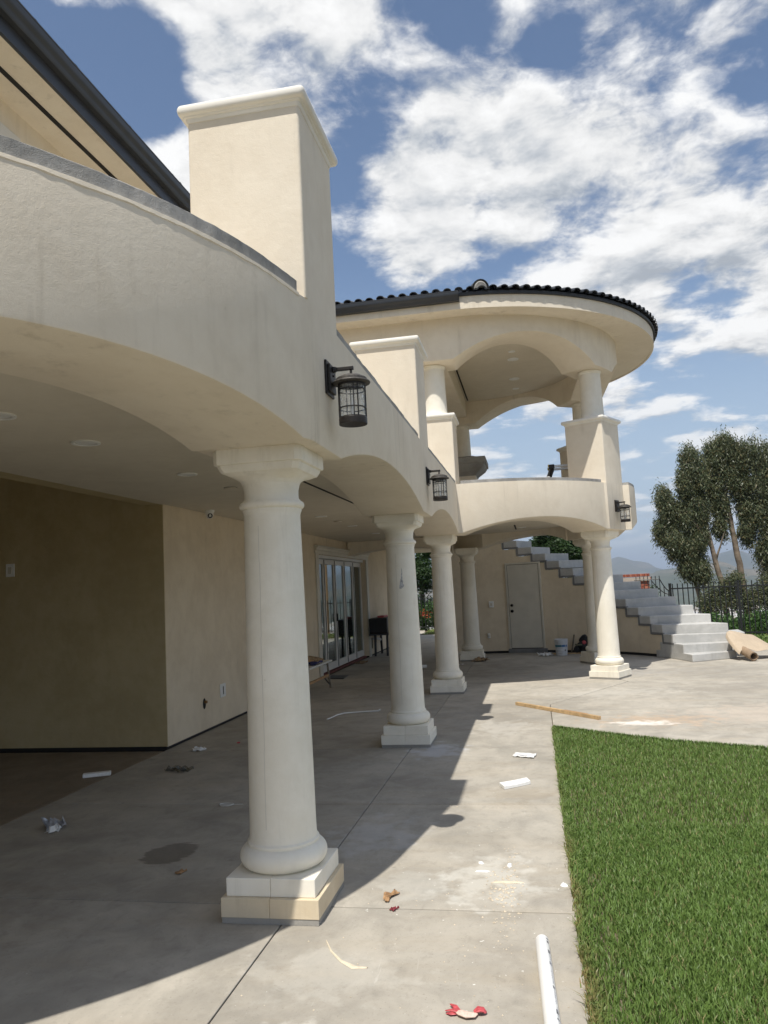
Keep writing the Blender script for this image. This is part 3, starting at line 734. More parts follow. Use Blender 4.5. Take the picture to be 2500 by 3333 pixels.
def grey_pier():
    x, y = -1.41, 16.97
    r = thing('stone_pier', 'shaded pier with a heavy flared grey stone capital on the far balcony side', 'pier', (x, y, 0), PG)
    MB().prism(rrect(x, y, .33, .33, .02), PAR, 4.02).build('body', MT['stucco'], r, smooth=30)
    def ring(h, z): return [(px, py, z) for px, py in rrect(x, y, h, h, .03, 3)]
    MB().loft([ring(.335, 3.98), ring(.36, 4.02), ring(.42, 4.07), ring(.50, 4.14), ring(.535, 4.20), ring(.54, 4.22), ring(.565, 4.225), ring(.57, 4.24), ring(.57, 4.34), ring(.56, 4.36), ring(.40, 4.38), ring(.3, 4.42)]).build('capital', MT['gray_stone'], r, smooth=35)
grey_pier()

# ------------------------------------------------------------------ upper pavilion
UG = 'upper columns of the pavilion'
def upper_column():
    r = thing('upper_column', 'upper column on the third pier, half lit with an arched shadow', 'column', (0, 0, 0), UG)
    prof = [(.225, 4.28), (.228, 4.295), (.222, 4.315), (.205, 4.33), (.195, 4.35), (.188, 4.39)]
    prof += [(.187-.014*(z-4.4)/.65, z) for z in np.linspace(4.42, 5.05, 8)]
    MB().lathe(prof+[(.173, 5.07)], seg=48).build('shaft', MT['cast'], r, smooth=35)
    MB().lathe([(.172, 5.068), (.180, 5.078), (.186, 5.092), (.186, 5.100), (.192, 5.104), (.192, 5.116), (.186, 5.122), (.18, 5.15)], seg=48).build('capital', MT['cast'], r, smooth=35)
    return r
uc0 = upper_column(); uc0.location = (-1.36, 12.05, 0)
for (x, y), l in (((1.165, 13.28), 'upper column on the sun and shade split corner pier'), ((1.165, 15.72), 'upper column mostly hidden behind the corner pier column'), ((-1.36, 16.95), 'shaded upper column on the flared grey stone capital')):
    copy_tree(uc0, (x, y, 0), 0, l)
pav = thing('pavilion_roof', 'round pavilion roof with cream arches and dark barrel tile edge', 'roof', (PC[0], PC[1], 5.1))
USP, URI, UTOP = 5.13, .41, 5.81
def upper_ring():
    P = []
    def arcs(a0, a1, n, rise, R=2.81):
        for k in range(n+1):
            a = a0+(a1-a0)*k/n; u = k/n; P.append((on_circle(PC, R, a), on_circle(PC, R-.66, a), USP+(rise*(1-abs(2*u-1)**2.1) if rise else 0)))
    P.append(((-4.0, 11.69), (-4.0, 12.35), USP)); P.append(((-1.06, 11.69), (-1.06, 12.35), USP))
    arcs(-89, -35.5, 32, URI); arcs(-34.5, -23, 4, 0); arcs(-22, 22, 28, .36); arcs(23, 34.5, 4, 0); arcs(35.5, 89, 32, URI)
    P.append(((-1.06, 17.31), (-1.06, 16.65), USP)); P.append(((-4.0, 17.31), (-4.0, 16.65), USP))
    rings = []; r = .014
    for (ox, oy), (ix, iy), zb in P:
        d = Vector((ix-ox, iy-oy, 0)); w = d.length; d /= w; o = Vector((ox, oy, 0))
        rings.append([tuple(o+d*s+Vector((0, 0, z))) for s, z in ((0, UTOP), (0, zb+r), (r*.3, zb+r*.3), (r, zb), (w-r, zb), (w-r*.3, zb+r*.3), (w, zb+r), (w, UTOP))])
    MB().loft(rings).build('ring_beam', MT['stucco'], pav, smooth=32)
    pl = mid(P, .5)
    MB().prism(pl, 5.62, 5.78).build('ceiling', MT['ceiling'], pav)
    MB().box(-1.72, -1.20, 12.36, 16.64, 5.28, 5.66).build('inner_beam', MT['stucco'], pav, bevel=.012)
    MB().box(-1.165, -1.135, 13.2, 16.5, 5.612, 5.64).build('ceiling_slot', MT['slot'], pav)
upper_ring()
RE = 3.54; EC = (-1.075, 14.86); EZ = .093
def eave_path(R, n=70, x_left=-3.2, c=EC):
    # straight run from the house, half circle, straight run back
    out = [(x_left, c[1]-R)]+[(x, c[1]-R) for x in np.linspace(x_left, c[0], 14)[1:-1]]
    out += [on_circle(c, R, a) for a in np.linspace(-90, 90, n)]
    out += [(x, c[1]+R) for x in np.linspace(c[0], x_left, 14)[1:]]
    return out
def band(R0, R1, z0, z1, name, mat, parent, smooth=30, c1=EC):
    a, b = eave_path(R0), eave_path(R1, c=c1); z0 += EZ; z1 += EZ
    return MB().loft([[(o[0], o[1], z0), (o[0], o[1], z1), (i[0], i[1], z1), (i[0], i[1], z0)] for o, i in zip(a, b)]).build(name, mat, parent, smooth=smooth)
band(RE-.03, 2.6, 5.702, 5.75, 'soffit', MT['stucco'], pav, c1=PC)
band(RE, RE-.04, 5.690, 5.885, 'fascia', MT['stucco'], pav)
band(RE+.035, RE-.05, 5.886, 5.935, 'drip_edge', MT['roof_black'], pav)
PITCH = math.tan(rad(16.5))
def pav_roof_deck():
    o = eave_path(RE+.02); i = [(x if x < EC[0] else EC[0]+(x-EC[0])*.03, EC[1]+(y-EC[1])*.03) for x, y in o]
    zt = 5.94+EZ+PITCH*RE
    MB().loft([[(a[0], a[1], 5.936+EZ), (a[0], a[1], 5.942+EZ), (b[0], b[1], zt), (b[0], b[1], zt-.05)] for a, b in zip(o, i)]).build('roof_deck', MT['roof_black'], pav, smooth=30)
pav_roof_deck()
def tile_mesh():
    # barrel tile: ridge roll plus a flat pan, 0.42 long along +Y (up the slope), origin at the lower edge
    m = MB(); rings = []
    def sec(y, k):
        out = []
        for t in np.linspace(180, 0, 9): out.append((.062*k*math.cos(rad(t)), y,   .012+.046*k*math.sin(rad(t))))
        out += [(.075, y, .010), (.107, y, .012)]
        inn = [(x*.86 if i < 9 else x, y, z-.013) for i, (x, y_, z) in enumerate(out)]
        return out+inn[::-1]
    m.loft([sec(0, 1), sec(.21, .97), sec(.42, .93)])
    me = m.build('tile', MT['tile'], None, smooth=40); return me
t0 = tile_mesh(); TILE = t0.data; bpy.data.objects.remove(t0)
def put_tile(parent, x, y, z, out_dir, pitch, name='tile'):
    # out_dir: horizontal unit vector pointing out and down the slope
    up = Vector((-out_dir[0]*math.cos(pitch), -out_dir[1]*math.cos(pitch), math.sin(pitch)))
    side = Vector((up.y, -up.x, 0)).normalized(); nrm = side.cross(up)
    o = bpy.data.objects.new(name, TILE); COL.objects.link(o)
    M = Matrix((side, up, nrm)).transposed().to_4x4(); o.rotation_euler = M.to_euler(); o.parent = parent
    o.location = Vector((x, y, z+random.uniform(-.005, .005)))-wloc(parent); o.rotation_euler.z += random.uniform(-.03, .03); return o
TP = .172
def pav_tiles():
    Ro = RE+.085; pt = rad(16.5); nt_ = int(round(math.pi*Ro/TP))
    for c in range(2):
        R = Ro-c*.34; dz = c*.34*math.tan(pt)
        n = nt_
        for k in range(n):
            a = -90+180*(k+.5)/n
            if c == 1 and (a > 70): continue
            x, y = on_circle(EC, R, a); o = put_tile(pav, x, y, 5.945+EZ+dz+random.uniform(-.003, .003), (math.cos(rad(a)), math.sin(rad(a))), pt)
            if c: o.scale = (R/Ro, 1, 1)
        for k in range(13):
            x = EC[0]-TP*(k+.5)
            put_tile(pav, x, EC[1]-R, 5.945+EZ+dz+random.uniform(-.003, .003), (0, -1), pt)
pav_tiles()
def hip_cap():
    # rounded hip tile starting at the eave with mortar packed in its open end
    a = -80.5; d = Vector((math.cos(rad(a)), math.sin(rad(a)), 0)); s = Vector((-d.y, d.x, 0)); pt = rad(16.5)
    up = Vector((-d.x*math.cos(pt), -d.y*math.cos(pt), math.sin(pt))); n = s.cross(up); n = n if n.z > 0 else -n
    p0 = Vector((*on_circle(EC, RE-.02, a), 5.985+EZ)); m = MB(); rings = []
    for L_, k in ((0, 1), (.4, .95), (.42, 1), (.8, .95), (.82, 1), (2.4, .95)):
        out = [tuple(p0+up*L_+s*(.135*k*math.cos(rad(t)))+n*(.15*k*math.sin(rad(t)))) for t in range(-10, 191, 20)]
        inn = [tuple(p0+up*L_+s*(.118*k*math.cos(rad(t)))+n*(.133*k*math.sin(rad(t)))) for t in range(-10, 191, 20)]
        rings.append(out+inn[::-1])
    m.loft(rings).build('hip_tile', MT['tile'], pav, smooth=40)
    m = MB(); ring = [p0+up*.03+s*(.12*math.cos(rad(t)))+n*(.135*math.sin(rad(t))) for t in range(0, 181, 15)]
    bump_ = [tuple(p0-up*.02+s*(.075*math.cos(rad(t)))+n*(.02+.085*math.sin(rad(t)))) for t in range(0, 181, 15)]
    m.loft([[tuple(v) for v in ring], bump_], closed=False); b = len(m.v); m.f.append(tuple(range(13, 26)))
    m.build('mortar_plug', MT['mortar'], pav, smooth=50)
hip_cap()
def gutter(name, p0, p1, outd, z, parent, mat):
    # ogee eave gutter between two points; outd = outward direction
    a, b = Vector((*p0, 0)), Vector((*p1, 0)); o = Vector((*outd, 0))
    sec = [(0, 0), (.075, 0), (.085, .012), (.088, .035), (.100, .052), (.115, .066), (.122, .085), (.122, .125), (.126, .130), (.126, .140), (.112, .142), (.112, .128), (.11, .07), (.07, .02), (.012, .015), (.012, .14), (0, .14)]
    rings = [[tuple(p+o*s+Vector((0, 0, z+h))) for s, h in sec] for p in (a, a+(b-a)*.5, b)]
    return MB().loft(rings).build(name, mat, parent, smooth=35)
g1 = gutter('gutter', (-3.2, EC[1]-RE-.002), (-.82, EC[1]-RE-.002), (0, -1), 5.795+EZ, pav, MT['metal_dark'])

# ------------------------------------------------------------------ house
house = thing('house', 'cream two storey stucco house with dark gutter along its left eave', 'house', (-4.05, 8, 0))
def hbox(name, mat, *b, bevel=0): return MB().box(*b).build(name, mat, house, bevel=bevel)
WX = -4.05
hbox('wall', MT['stucco_in'], -4.35, WX, 8.012, 14.30, .03, 2.85)
hbox('wall', MT['stucco_in'], -4.349, WX, 14.302, 18.55, 2.36, 2.85)
hbox('wall', MT['stucco_in'], -4.35, WX, 18.552, 24.0, .03, 2.85)
hbox('wall_base_gap', MT['slot'], -4.33, WX-.012, 8.01, 14.2, -.02, .031)
hbox('wall_base_gap', MT['slot'], -4.33, WX-.012, 18.7, 23.9, -.02, .031)
hbox('recess_wall', MT['stucco_shaded'], -8.6, WX-.001, 8.0, 8.0115, .035, 3.5)
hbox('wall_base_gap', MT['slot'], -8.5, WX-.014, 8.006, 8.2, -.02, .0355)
hbox('unseen_shade_wall', MT['stucco_shaded'], -8.9, -8.602, -6, 8.3, -.05, 3.5)  # unseen wall added to keep light out of the recess
hbox('recess_ceiling', MT['stucco_shaded'], -8.9, -4.065, -6, 8.3, 3.45, 3.55)
hbox('recess_header', MT['stucco_shaded'], -4.28, -4.063, -6, 7.998, 2.705, 3.449)
hbox('rear_wall', MT['stucco_in'], -9.0, -4.06, 24.0, 24.3, .0, 5.6)
# room behind the folding glass door
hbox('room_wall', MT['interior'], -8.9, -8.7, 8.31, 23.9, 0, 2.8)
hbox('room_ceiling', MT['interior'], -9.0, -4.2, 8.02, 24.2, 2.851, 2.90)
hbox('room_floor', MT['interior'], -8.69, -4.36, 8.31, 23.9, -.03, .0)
# upper storey
UX = -3.93
hbox('upper_wall', MT['stucco'], -4.3, UX, -6, 24.3, 2.90, 5.70)
ES = -3.45
hbox('eave_soffit', MT['stucco'], UX-.1, ES-.02, -6, 10.96, 5.685, 5.73)
hbox('fascia', MT['stucco'], ES-.04, ES, -6, 11.0, 5.672, 5.90)
hbox('soffit_vent', MT['slot'], -3.715, -3.675, -6, 10.9, 5.677, 5.70)
gutter('gutter', (ES+.002, -6), (ES+.002, 10.95), (1, 0), 5.79, house, MT['metal_dark'])
hbox('fascia_trim', MT['metal_dark'], ES+.001, ES+.03, -6, 10.95, 5.665, 5.792)
hroof = MB().add([(ES+.06, -6, 5.935), (ES+.06, 11.0, 5.935), (-9.5, 11.0, 7.9), (-9.5, -6, 7.9), (ES+.06, -6, 5.90), (ES+.06, 11.0, 5.90), (-9.5, 11.0, 7.85), (-9.5, -6, 7.85)],
                 [(0, 1, 2, 3), (7, 6, 5, 4), (0, 4, 5, 1), (2, 6, 7, 3), (1, 5, 6, 2), (0, 3, 7, 4)]).build('roof', MT['roof_black'], house)
for c in range(2):
    for k in range(54):
        put_tile(hroof, ES+.072-c*.34, 10.9-TP*(k+.5), 5.925+c*.34*math.tan(rad(18))+random.uniform(-.003, .003), (1, 0), rad(18))
# a white framed window high on the upper wall
wf = MB().box(UX-.02, UX+.035, 4.15, 5.35, 4.3, 5.46).build('window_frame', MT['white_paint'], house, bevel=.006)
MB().box(UX+.03, UX+.037, 4.27, 5.23, 4.42, 5.34).build('pane', MT['pane'], wf)

# ---- folding glass door
fd = thing('folding_door', 'white framed folding glass door of five tall leaves', 'door', (-4.05, 16.4, 0))
tr = MB()
tr.box(WX+.002, WX+.03, 14.10, 14.30, 0, 2.36).box(WX+.002, WX+.03, 18.55, 18.75, 0, 2.36)
tr.build('casing', MT['door_paint'], fd, bevel=.006)
hd = MB(); rings = []
for y in (14.06, 18.79): rings.append([(WX+.002, y, 2.362), (WX+.03, y, 2.362), (WX+.03, y, 2.42), (WX+.05, y, 2.44), (WX+.055, y, 2.475), (WX+.085, y, 2.50), (WX+.085, y, 2.525), (WX+.002, y, 2.53)])
hd.loft(rings).build('head_moulding', MT['door_paint'], fd)
MB().box(WX-.2, WX-.05, 14.30, 18.55, 2.30, 2.36).build('head_track', MT['white_paint'], fd)
MB().box(WX-.2, WX-.06, 14.30, 18.55, 0.0, .03).build('sill', MT['red_dust'], fd)
for k in range(5):
    y0 = 14.302+k*.8495; y1 = y0+.842; x0, x1 = WX-.165, WX-.115; s = .085
    m = MB().box(x0, x1, y0, y0+s, .05, 2.29).box(x0, x1, y1-s, y1, .05, 2.29).box(x0+.0015, x1-.0015, y0+s, y1-s, .05, .19).box(x0+.0015, x1-.0015, y0+s, y1-s, 2.19, 2.29)
    lf = m.build('door_leaf', MT['white_paint'], fd)
    MB().box((x0+x1)/2-.004, (x0+x1)/2+.004, y0+s-.004, y1-s+.004, .186, 2.194).build('pane', MT['pane'], lf)
    MB().box(x1-.01, x1+.012, y0-.012, y0-.002, .06, 2.28).build('hinge_strip', MT['black'], lf)
MB().box(WX-.115, WX-.075, 14.302+.8495*2-.02, 14.302+.8495*2, 1.0, 1.16).build('handle', MT['black'], fd)

# ------------------------------------------------------------------ curved staircase with the utility door
stair = thing('staircase', 'curved pale grey staircase with tan side wall rising behind the pavilion', 'staircase', (2.6, 16, 0))
NS = 18
ZK = [.14, .30, .465, .645, .81, .985, 1.165, 1.345, 1.52, 1.695, 1.88, 2.08, 2.26, 2.435, 2.61, 2.79, 2.96, 2.97]
AI = [10.5, 15.9, 21.3, 26.3, 31.5, 36.4, 41.3, 46.1, 50.9, 55.6, 60.3, 65.1, 69.8, 74.6, 79.5, 84.3, 89.2, 97]
AO = [14.8, 18.3, 11.3, 18.0, 24.3, 30.2, 35.7, 41.2, 46.4, 51.6, 56.8, 62, 67.2, 72.4, 77.6, 82.8, 88, 97]
RI, RO = 3.89, 4.92
def si(a, r=RI): return on_circle(PC, r, a)
for k in range(NS-1):
    z1 = ZK[k]; z0 = max(.0, z1-.19) if k > 1 else .0
    n = 5; i1, o1 = (AI[k+1]+.6, AO[k+1]+.6) if k > 1 else (30-k*2, 0)
    inn = [si(AI[k]+(i1-AI[k])*t/n) for t in range(n+1)]
    if k > 2: out = [on_circle(PC, RO, AO[k]+(o1-AO[k])*t/n) for t in range(n+1)]
    else: out = [[(3.66, 15.70), (3.73, 16.6)], [(3.62, 15.80), (3.71, 16.7)], [(3.90, 15.95), (3.98, 16.75), (3.55, 16.55)]][k]
    MB().prism(inn+out[::-1], z0+.001*k, z1).build('step', MT['step'], stair, bevel=.012)
# tan side wall under the zigzag, dark cement band following the steps
def side_wall():
    m = MB(); b = MB()
    for k in range(2, NS-1):
        a0, a1 = AI[k]-.0, AI[k+1]
        zt = ZK[k]-.205-.0; zb = .055
        A_ = np.linspace(a0-(3.2 if k == 2 else 0), a1, 6); r0, r1 = RI+.012, RI+.16
        if zt > zb+.03:
            m.loft([[(*si(a, r0), zb), (*si(a, r0), zt), (*si(a, r1), zt), (*si(a, r1), zb)] for a in A_])
        w = .042; da = math.degrees(w/RI)
        rb, rc = RI-.004, RI+.05
        # tread piece of the band and the riser piece
        A2 = np.linspace(a0-da*.5, a1+da*.5, 6); zz = ZK[k]-.155
        b.loft([[(*si(a, rb), zz-w), (*si(a, rb), zz), (*si(a, rc), zz), (*si(a, rc), zz-w)] for a in A2])
        if k > 2:
            A3 = np.linspace(a0-da*.5, a0+da*.5, 2); zl = ZK[k-1]-.155
            b.loft([[(*si(a, rb+.001), zl+.001), (*si(a, rb+.001), zz-w-.001), (*si(a, rc), zz-w-.001), (*si(a, rc), zl+.001)] for a in A3])
    m.build('side_wall', MT['stucco_in'], stair, smooth=30); b.build('cement_band', MT['trim_cement'], stair, smooth=30)
    g = MB(); A_ = np.linspace(AI[2]-3, AI[NS-1], 24)
    g.loft([[(*si(a, RI+.02), -.01), (*si(a, RI+.02), .056), (*si(a, RI+.14), .056), (*si(a, RI+.14), -.01)] for a in A_])
    g.build('base_gap', MT['slot'], stair)
    # end wall towards the house
    A_ = np.linspace(AI[NS-1], 118, 8)
    MB().loft([[(*si(a, RI+.012), .055), (*si(a, RI+.012), 2.80), (*si(a, RI+.16), 2.80), (*si(a, RI+.16), .055)] for a in A_[:4]]).build('side_wall', MT['stucco_in'], stair, smooth=30)
    p = [si(AI[NS-1], RI), si(AI[NS-1]+9, RI), si(AI[NS-1]+9, RO), si(AI[NS-1], RO)]
    MB().prism(p, 2.80, 2.96).build('landing', MT['step'], stair, bevel=.01)
side_wall()
# utility door in the side wall
def udoor():
    az = 78.0; n = Vector((-math.cos(rad(az)), -math.sin(rad(az)), 0)); t = Vector((math.sin(rad(az)), -math.cos(rad(az)), 0))   # n towards the pavilion, t to the right
    c = Vector((*si(az, RI-.018), 0))
    def fr(x0, x1, z0, z1, d0, d1): 
        Mx = Matrix.Translation(c+t*((x0+x1)/2)+n*((d0+d1)/2)+Vector((0, 0, (z0+z1)/2))) @ Matrix((t, n, Vector((0, 0, 1)))).transposed().to_4x4()
        return Mx, (x1-x0)/2, (d1-d0)/2, (z1-z0)/2
    fm = MB()
    for b in ((-.415, -.372, .10, 2.085, -.03, .030), (.372, .415, .10, 2.085, -.03, .030), (-.3715, .3715, 2.045, 2.085, -.03, .030)): fm.obox(*fr(*b))
    fm.build('door_frame', MT['door_paint'], stair, bevel=.004)
    MB().obox(*fr(-.44, .46, .0, .098, -.04, .05)).build('threshold', MT['trim_cement'], stair, bevel=.006)
    gp = MB().obox(*fr(-.371, .371, .099, 2.044, -.02, .003)).build('door_gap', MT['slot'], stair)
    d = MB().obox(*fr(-.362, .362, .115, 2.036, .0035, .018)).build('door', MT['door_paint'], stair, bevel=.003)
    for z, r in ((1.10, .033), (.965, .036)):
        m = MB(); p = c+t*(-.30)+Vector((0, 0, z)); rings = []
        for dd, rr in ((.018, r), (.026, r), (.028, r*.5), (.045, r*.45), (.05, r*.8), (.068, r*.85), (.075, r*.5)):
            rings.append([tuple(p+n*dd+t*(rr*math.cos(2*math.pi*k/16))+Vector((0, 0, rr*math.sin(2*math.pi*k/16)))) for k in range(16)])
        m.loft(rings).build('knob', MT['knob'], d, smooth=40)
    # light switch left of the door
    sw = thing('switch_box', 'small white switch box on the tan stair wall left of the utility door', 'switch', (-1.02, 18.38, 1.14))
    n2 = Vector((0, -1, 0))
    MB().box(-1.075, -.965, 18.355, 18.40, 1.07, 1.215).build('plate', MT['white_plastic'], sw, bevel=.006)
    MB().box(-1.045, -.995, 18.347, 18.356, 1.11, 1.175).build('rocker', MT['door_paint'], sw, bevel=.003)
    ou = thing('low_outlet', 'small white outlet low on the stair wall beside the farthest column', 'outlet', (-1.12, 18.37, .42))
    MB().box(-1.15, -1.09, 18.355, 18.40, .36, .47).build('plate', MT['white_plastic'], ou, bevel=.006)
    MB().box(-1.135, -1.105, 18.348, 18.356, .39, .44).build('socket', MT['door_paint'], ou)
udoor()

# ------------------------------------------------------------------ wall lamps
LG = 'bronze wall lanterns along the balcony'
def wall_lamp():
    # built at origin, wall plane x = 0, lamp hangs out along +x; z absolute
    r = thing('wall_lamp', 'largest bronze wall lantern, between the nearest column and the second', 'wall lamp', (0, 0, 0), LG)
    bp = MB().box(.001, .014, -.078, .078, 2.73, 2.925).box(.014, .030, -.062, .062, 2.748, 2.905).build('backplate', MT['bronze'], r, bevel=.003)
    for z in (2.845, 2.80): 
        rings = [[(x, rr*math.cos(a), z+rr*math.sin(a)) for a in np.linspace(0, 2*math.pi, 10, endpoint=False)] for x, rr in ((.030, .006), (.036, .006), (.038, .003))]
        MB().loft(rings).build('screw', MT['bronze'], bp)
    arm = MB().box(.028, .150, -.011, .011, 2.872, 2.892); arm.lathe([(.016, 2.868), (.018, 2.882), (.016, 2.896)], (.036, 0), 12)
    arm.build('arm', MT['bronze'], r, bevel=.002)
    c = (.135, 0)
    MB().lathe([(.007, 2.838), (.007, 2.873)], c, 12).build('stem', MT['bronze'], r)
    cap = [(.074, 2.786), (.104, 2.790), (.107, 2.795), (.104, 2.801), (.088, 2.803), (.088, 2.818), (.084, 2.822), (.060, 2.835), (.030, 2.843), (.012, 2.846), (.012, 2.85)]
    MB().lathe(cap, c, 40).build('cap', MT['bronze_top'], r, smooth=35)
    MB().lathe([(.0725, 2.597), (.0725, 2.788)], c, 40, cap=False).build('glass', MT['lampglass'], r, smooth=40)
    MB().lathe([(.060, 2.556), (.079, 2.556), (.080, 2.562), (.080, 2.590), (.077, 2.594), (.077, 2.598), (.060, 2.598)], c, 40).build('base', MT['bronze'], r, smooth=35)
    MB().lathe([(.010, 2.60), (.010, 2.65), (.0075, 2.652), (.0075, 2.705), (.003, 2.72)], c, 10).build('candle_bulb', MT['white_plastic'], r, smooth=40)
    cg = MB()
    for z in (2.648, 2.752): cg.lathe([(.0735, z-.003), (.079, z-.003), (.079, z+.003), (.0735, z+.003)], c, 36, cap=False)
    cg.lathe([(.0735, 2.776), (.080, 2.776), (.080, 2.787), (.0735, 2.787)], c, 36, cap=False)
    for k in range(4):
        for dz in (-9, 9):
            a = rad(k*90-62+dz); x, y = c[0]+.0765*math.cos(a), .0765*math.sin(a)
            cg.box(x-.0029, x+.0029, y-.0029, y+.0029, 2.596, 2.78, a)
    cg.build('cage', MT['bronze'], r)
    return r
MT['bronze_top'] = simple('dusty_bronze', (.075, .068, .06), .6, .2, .4, 70)
lamp0 = wall_lamp(); lamp0.location = (FX, 4.15, 0)
copy_tree(lamp0, (FX, 8.28, 0), 0, 'middle bronze wall lantern, above the second column at the start of the pavilion')
_c = (1.13+.33*math.cos(rad(-28.8)), 13.30+.33*math.sin(rad(-28.8)))
copy_tree(lamp0, (_c[0]+.002, _c[1], -.03), rad(-28.8), 'farthest bronze wall lantern, on the sunlit pavilion corner')

# ------------------------------------------------------------------ recessed lights, camera, outlets
DG = 'recessed lights in the ceilings'
def downlight(x, y, z, r, label, dark=False):
    t = thing('recessed_light', label, 'ceiling light', (x, y, z), DG)
    MB().lathe([(r*.72, z-.004), (r*.80, z-.010), (r, z-.008), (r, z+.01)], (x, y), 28, cap=False).build('trim_ring', MT['white_plastic'], t, smooth=40)
    MB().lathe([(r*.74, z+.004), (r*.70, z-.003), (.001, z-.004)], (x, y), 28, cap=False).build('lens', MT['white_plastic'], t, smooth=40)
    return t
for (x, y, r, l) in ((-2.87, 3.74, .095, 'white recessed light cut off by the left picture edge'), (-2.87, 4.60, .095, 'largest whole white recessed light under the near bay'),
                     (-2.87, 6.14, .085, 'white recessed light just above the ceiling camera'), (-2.9, 10.52, .085, 'white recessed light between the first two columns, nearer one'),
                     (-2.9, 12.42, .085, 'white recessed light beside the second column capital, middle of three'), (-2.92, 14.44, .085, 'white recessed light nearest the folding glass door'),
                     (-.16, 15.3, .085, 'recessed light under the round pavilion seen through its lower arch')):
    downlight(x, y, CEIL, r, l)
for (x, y, r, l) in ((-.11, 13.24, .06, 'small recessed light in the upper pavilion ceiling, nearest the front arch'), (-.10, 13.72, .10, 'wide recessed light second from the front arch of the upper pavilion'),
                     (-.11, 15.08, .10, 'wide recessed light farther back in the upper pavilion ceiling'), (-.10, 15.87, .07, 'small recessed light farthest back in the upper pavilion ceiling')):
    downlight(x, y, 5.62, r, l)
for (x, y, l) in ((-2.876, 7.12, 'small flat round cover plate on the ceiling right of the recessed lights'), (-2.89, 11.43, 'small flat round cover plate on the ceiling near the second column')):
    t = thing('cover_plate', l, 'ceiling plate', (x, y, CEIL)); MB().lathe([(.06, CEIL+.01), (.062, CEIL-.012), (.05, CEIL-.016)], (x, y), 24).build('disc', MT['ceiling'], t, smooth=40)
    MB().lathe([(.066, CEIL+.002), (.066, CEIL-.002)], (x, y), 24).build('gap_ring', MT['slot'], t)
def dome_camera():
    x, y = -3.86, 8.85; t = thing('security_camera', 'small white dome security camera under the ceiling by the wall corner', 'camera', (x, y, CEIL))
    MB().lathe([(.062, CEIL+.005), (.062, CEIL-.02), (.056, CEIL-.03)], (x, y), 24).build('base_ring', MT['white_plastic'], t, smooth=40)
    MB().lathe([(.001, CEIL-.105), (.03, CEIL-.098), (.045, CEIL-.08), (.05, CEIL-.055), (.05, CEIL-.028)], (x, y), 24).build('dome', MT['white_plastic'], t, smooth=50)
    d = Vector((.55, -.78, -.30)).normalized(); u = d.cross(Vector((0, 0, 1))).normalized(); v = u.cross(d); p = Vector((x, y, CEIL-.058)); rings = []
    for q, rr in ((.040, .030), (.052, .030), (.054, .024), (.046, .020)): rings.append([tuple(p+d*q+u*(rr*math.cos(a))+v*(rr*math.sin(a))) for a in np.linspace(0, 2*math.pi, 16, endpoint=False)])
    MB().loft(rings).build('lens', MT['black'], t, smooth=40)
dome_camera()
def plates():
    t = thing('outlet', 'white outlet plate with dark slot low on the sunlit tan wall', 'outlet', (WX, 9.55, .43))
    MB().box(WX+.001, WX+.012, 9.46, 9.63, .345, .515).build('plate', MT['white_plastic'], t, bevel=.004)
    MB().box(WX+.012, WX+.0135, 9.535, 9.56, .38, .48).build('slot', MT['slot'], t)
    t = thing('pipe_stub_hole', 'dark round hole with a brass stub low on the tan wall', 'wall hole', (WX, 8.98, .345))
    rings = [[(WX+x, 8.98+rr*math.cos(a), .345+rr*1.5*math.sin(a)) for a in np.linspace(0, 2*math.pi, 18, endpoint=False)] for x, rr in ((.0005, .044), (.003, .042))]
    MB().loft(rings).build('hole', MT['slot'], t)
    rings = [[(WX+x, 8.985+rr*math.cos(a), .365+rr*math.sin(a)) for a in np.linspace(0, 2*math.pi, 12, endpoint=False)] for x, rr in ((.0, .018), (.035, .018), (.037, .01))]
    MB().loft(rings).build('stub', simple('brass', (.30, .18, .08), .4, .8), t, smooth=40)
    t = thing('light_switch', 'white light switch on the dark shaded recess wall at left', 'switch', (-5.97, 8.0, 2.06))
    MB().box(-6.03, -5.92, 7.990, 8.002, 1.985, 2.135).build('plate', MT['white_plastic'], t, bevel=.004)
    MB().box(-6.0, -5.95, 7.982, 7.991, 2.02, 2.10).build('rocker', MT['door_paint'], t, bevel=.003)
    t = thing('hose_bib', 'small white pipe stub sticking out of the wall right of the glass door', 'pipe stub', (WX, 19.2, .38))
    MB().tube([(WX, 18.95, .40), (WX+.10, 19.0, .42), (WX+.13, 19.15, .40), (WX+.12, 19.4, .36)], .032, 10).build('pipe', MT['white_plastic'], t, smooth=40)
    MB().box(WX+.001, WX+.02, 18.87, 18.95, .18, .43).build('bracket', MT['olive'], t)
plates()

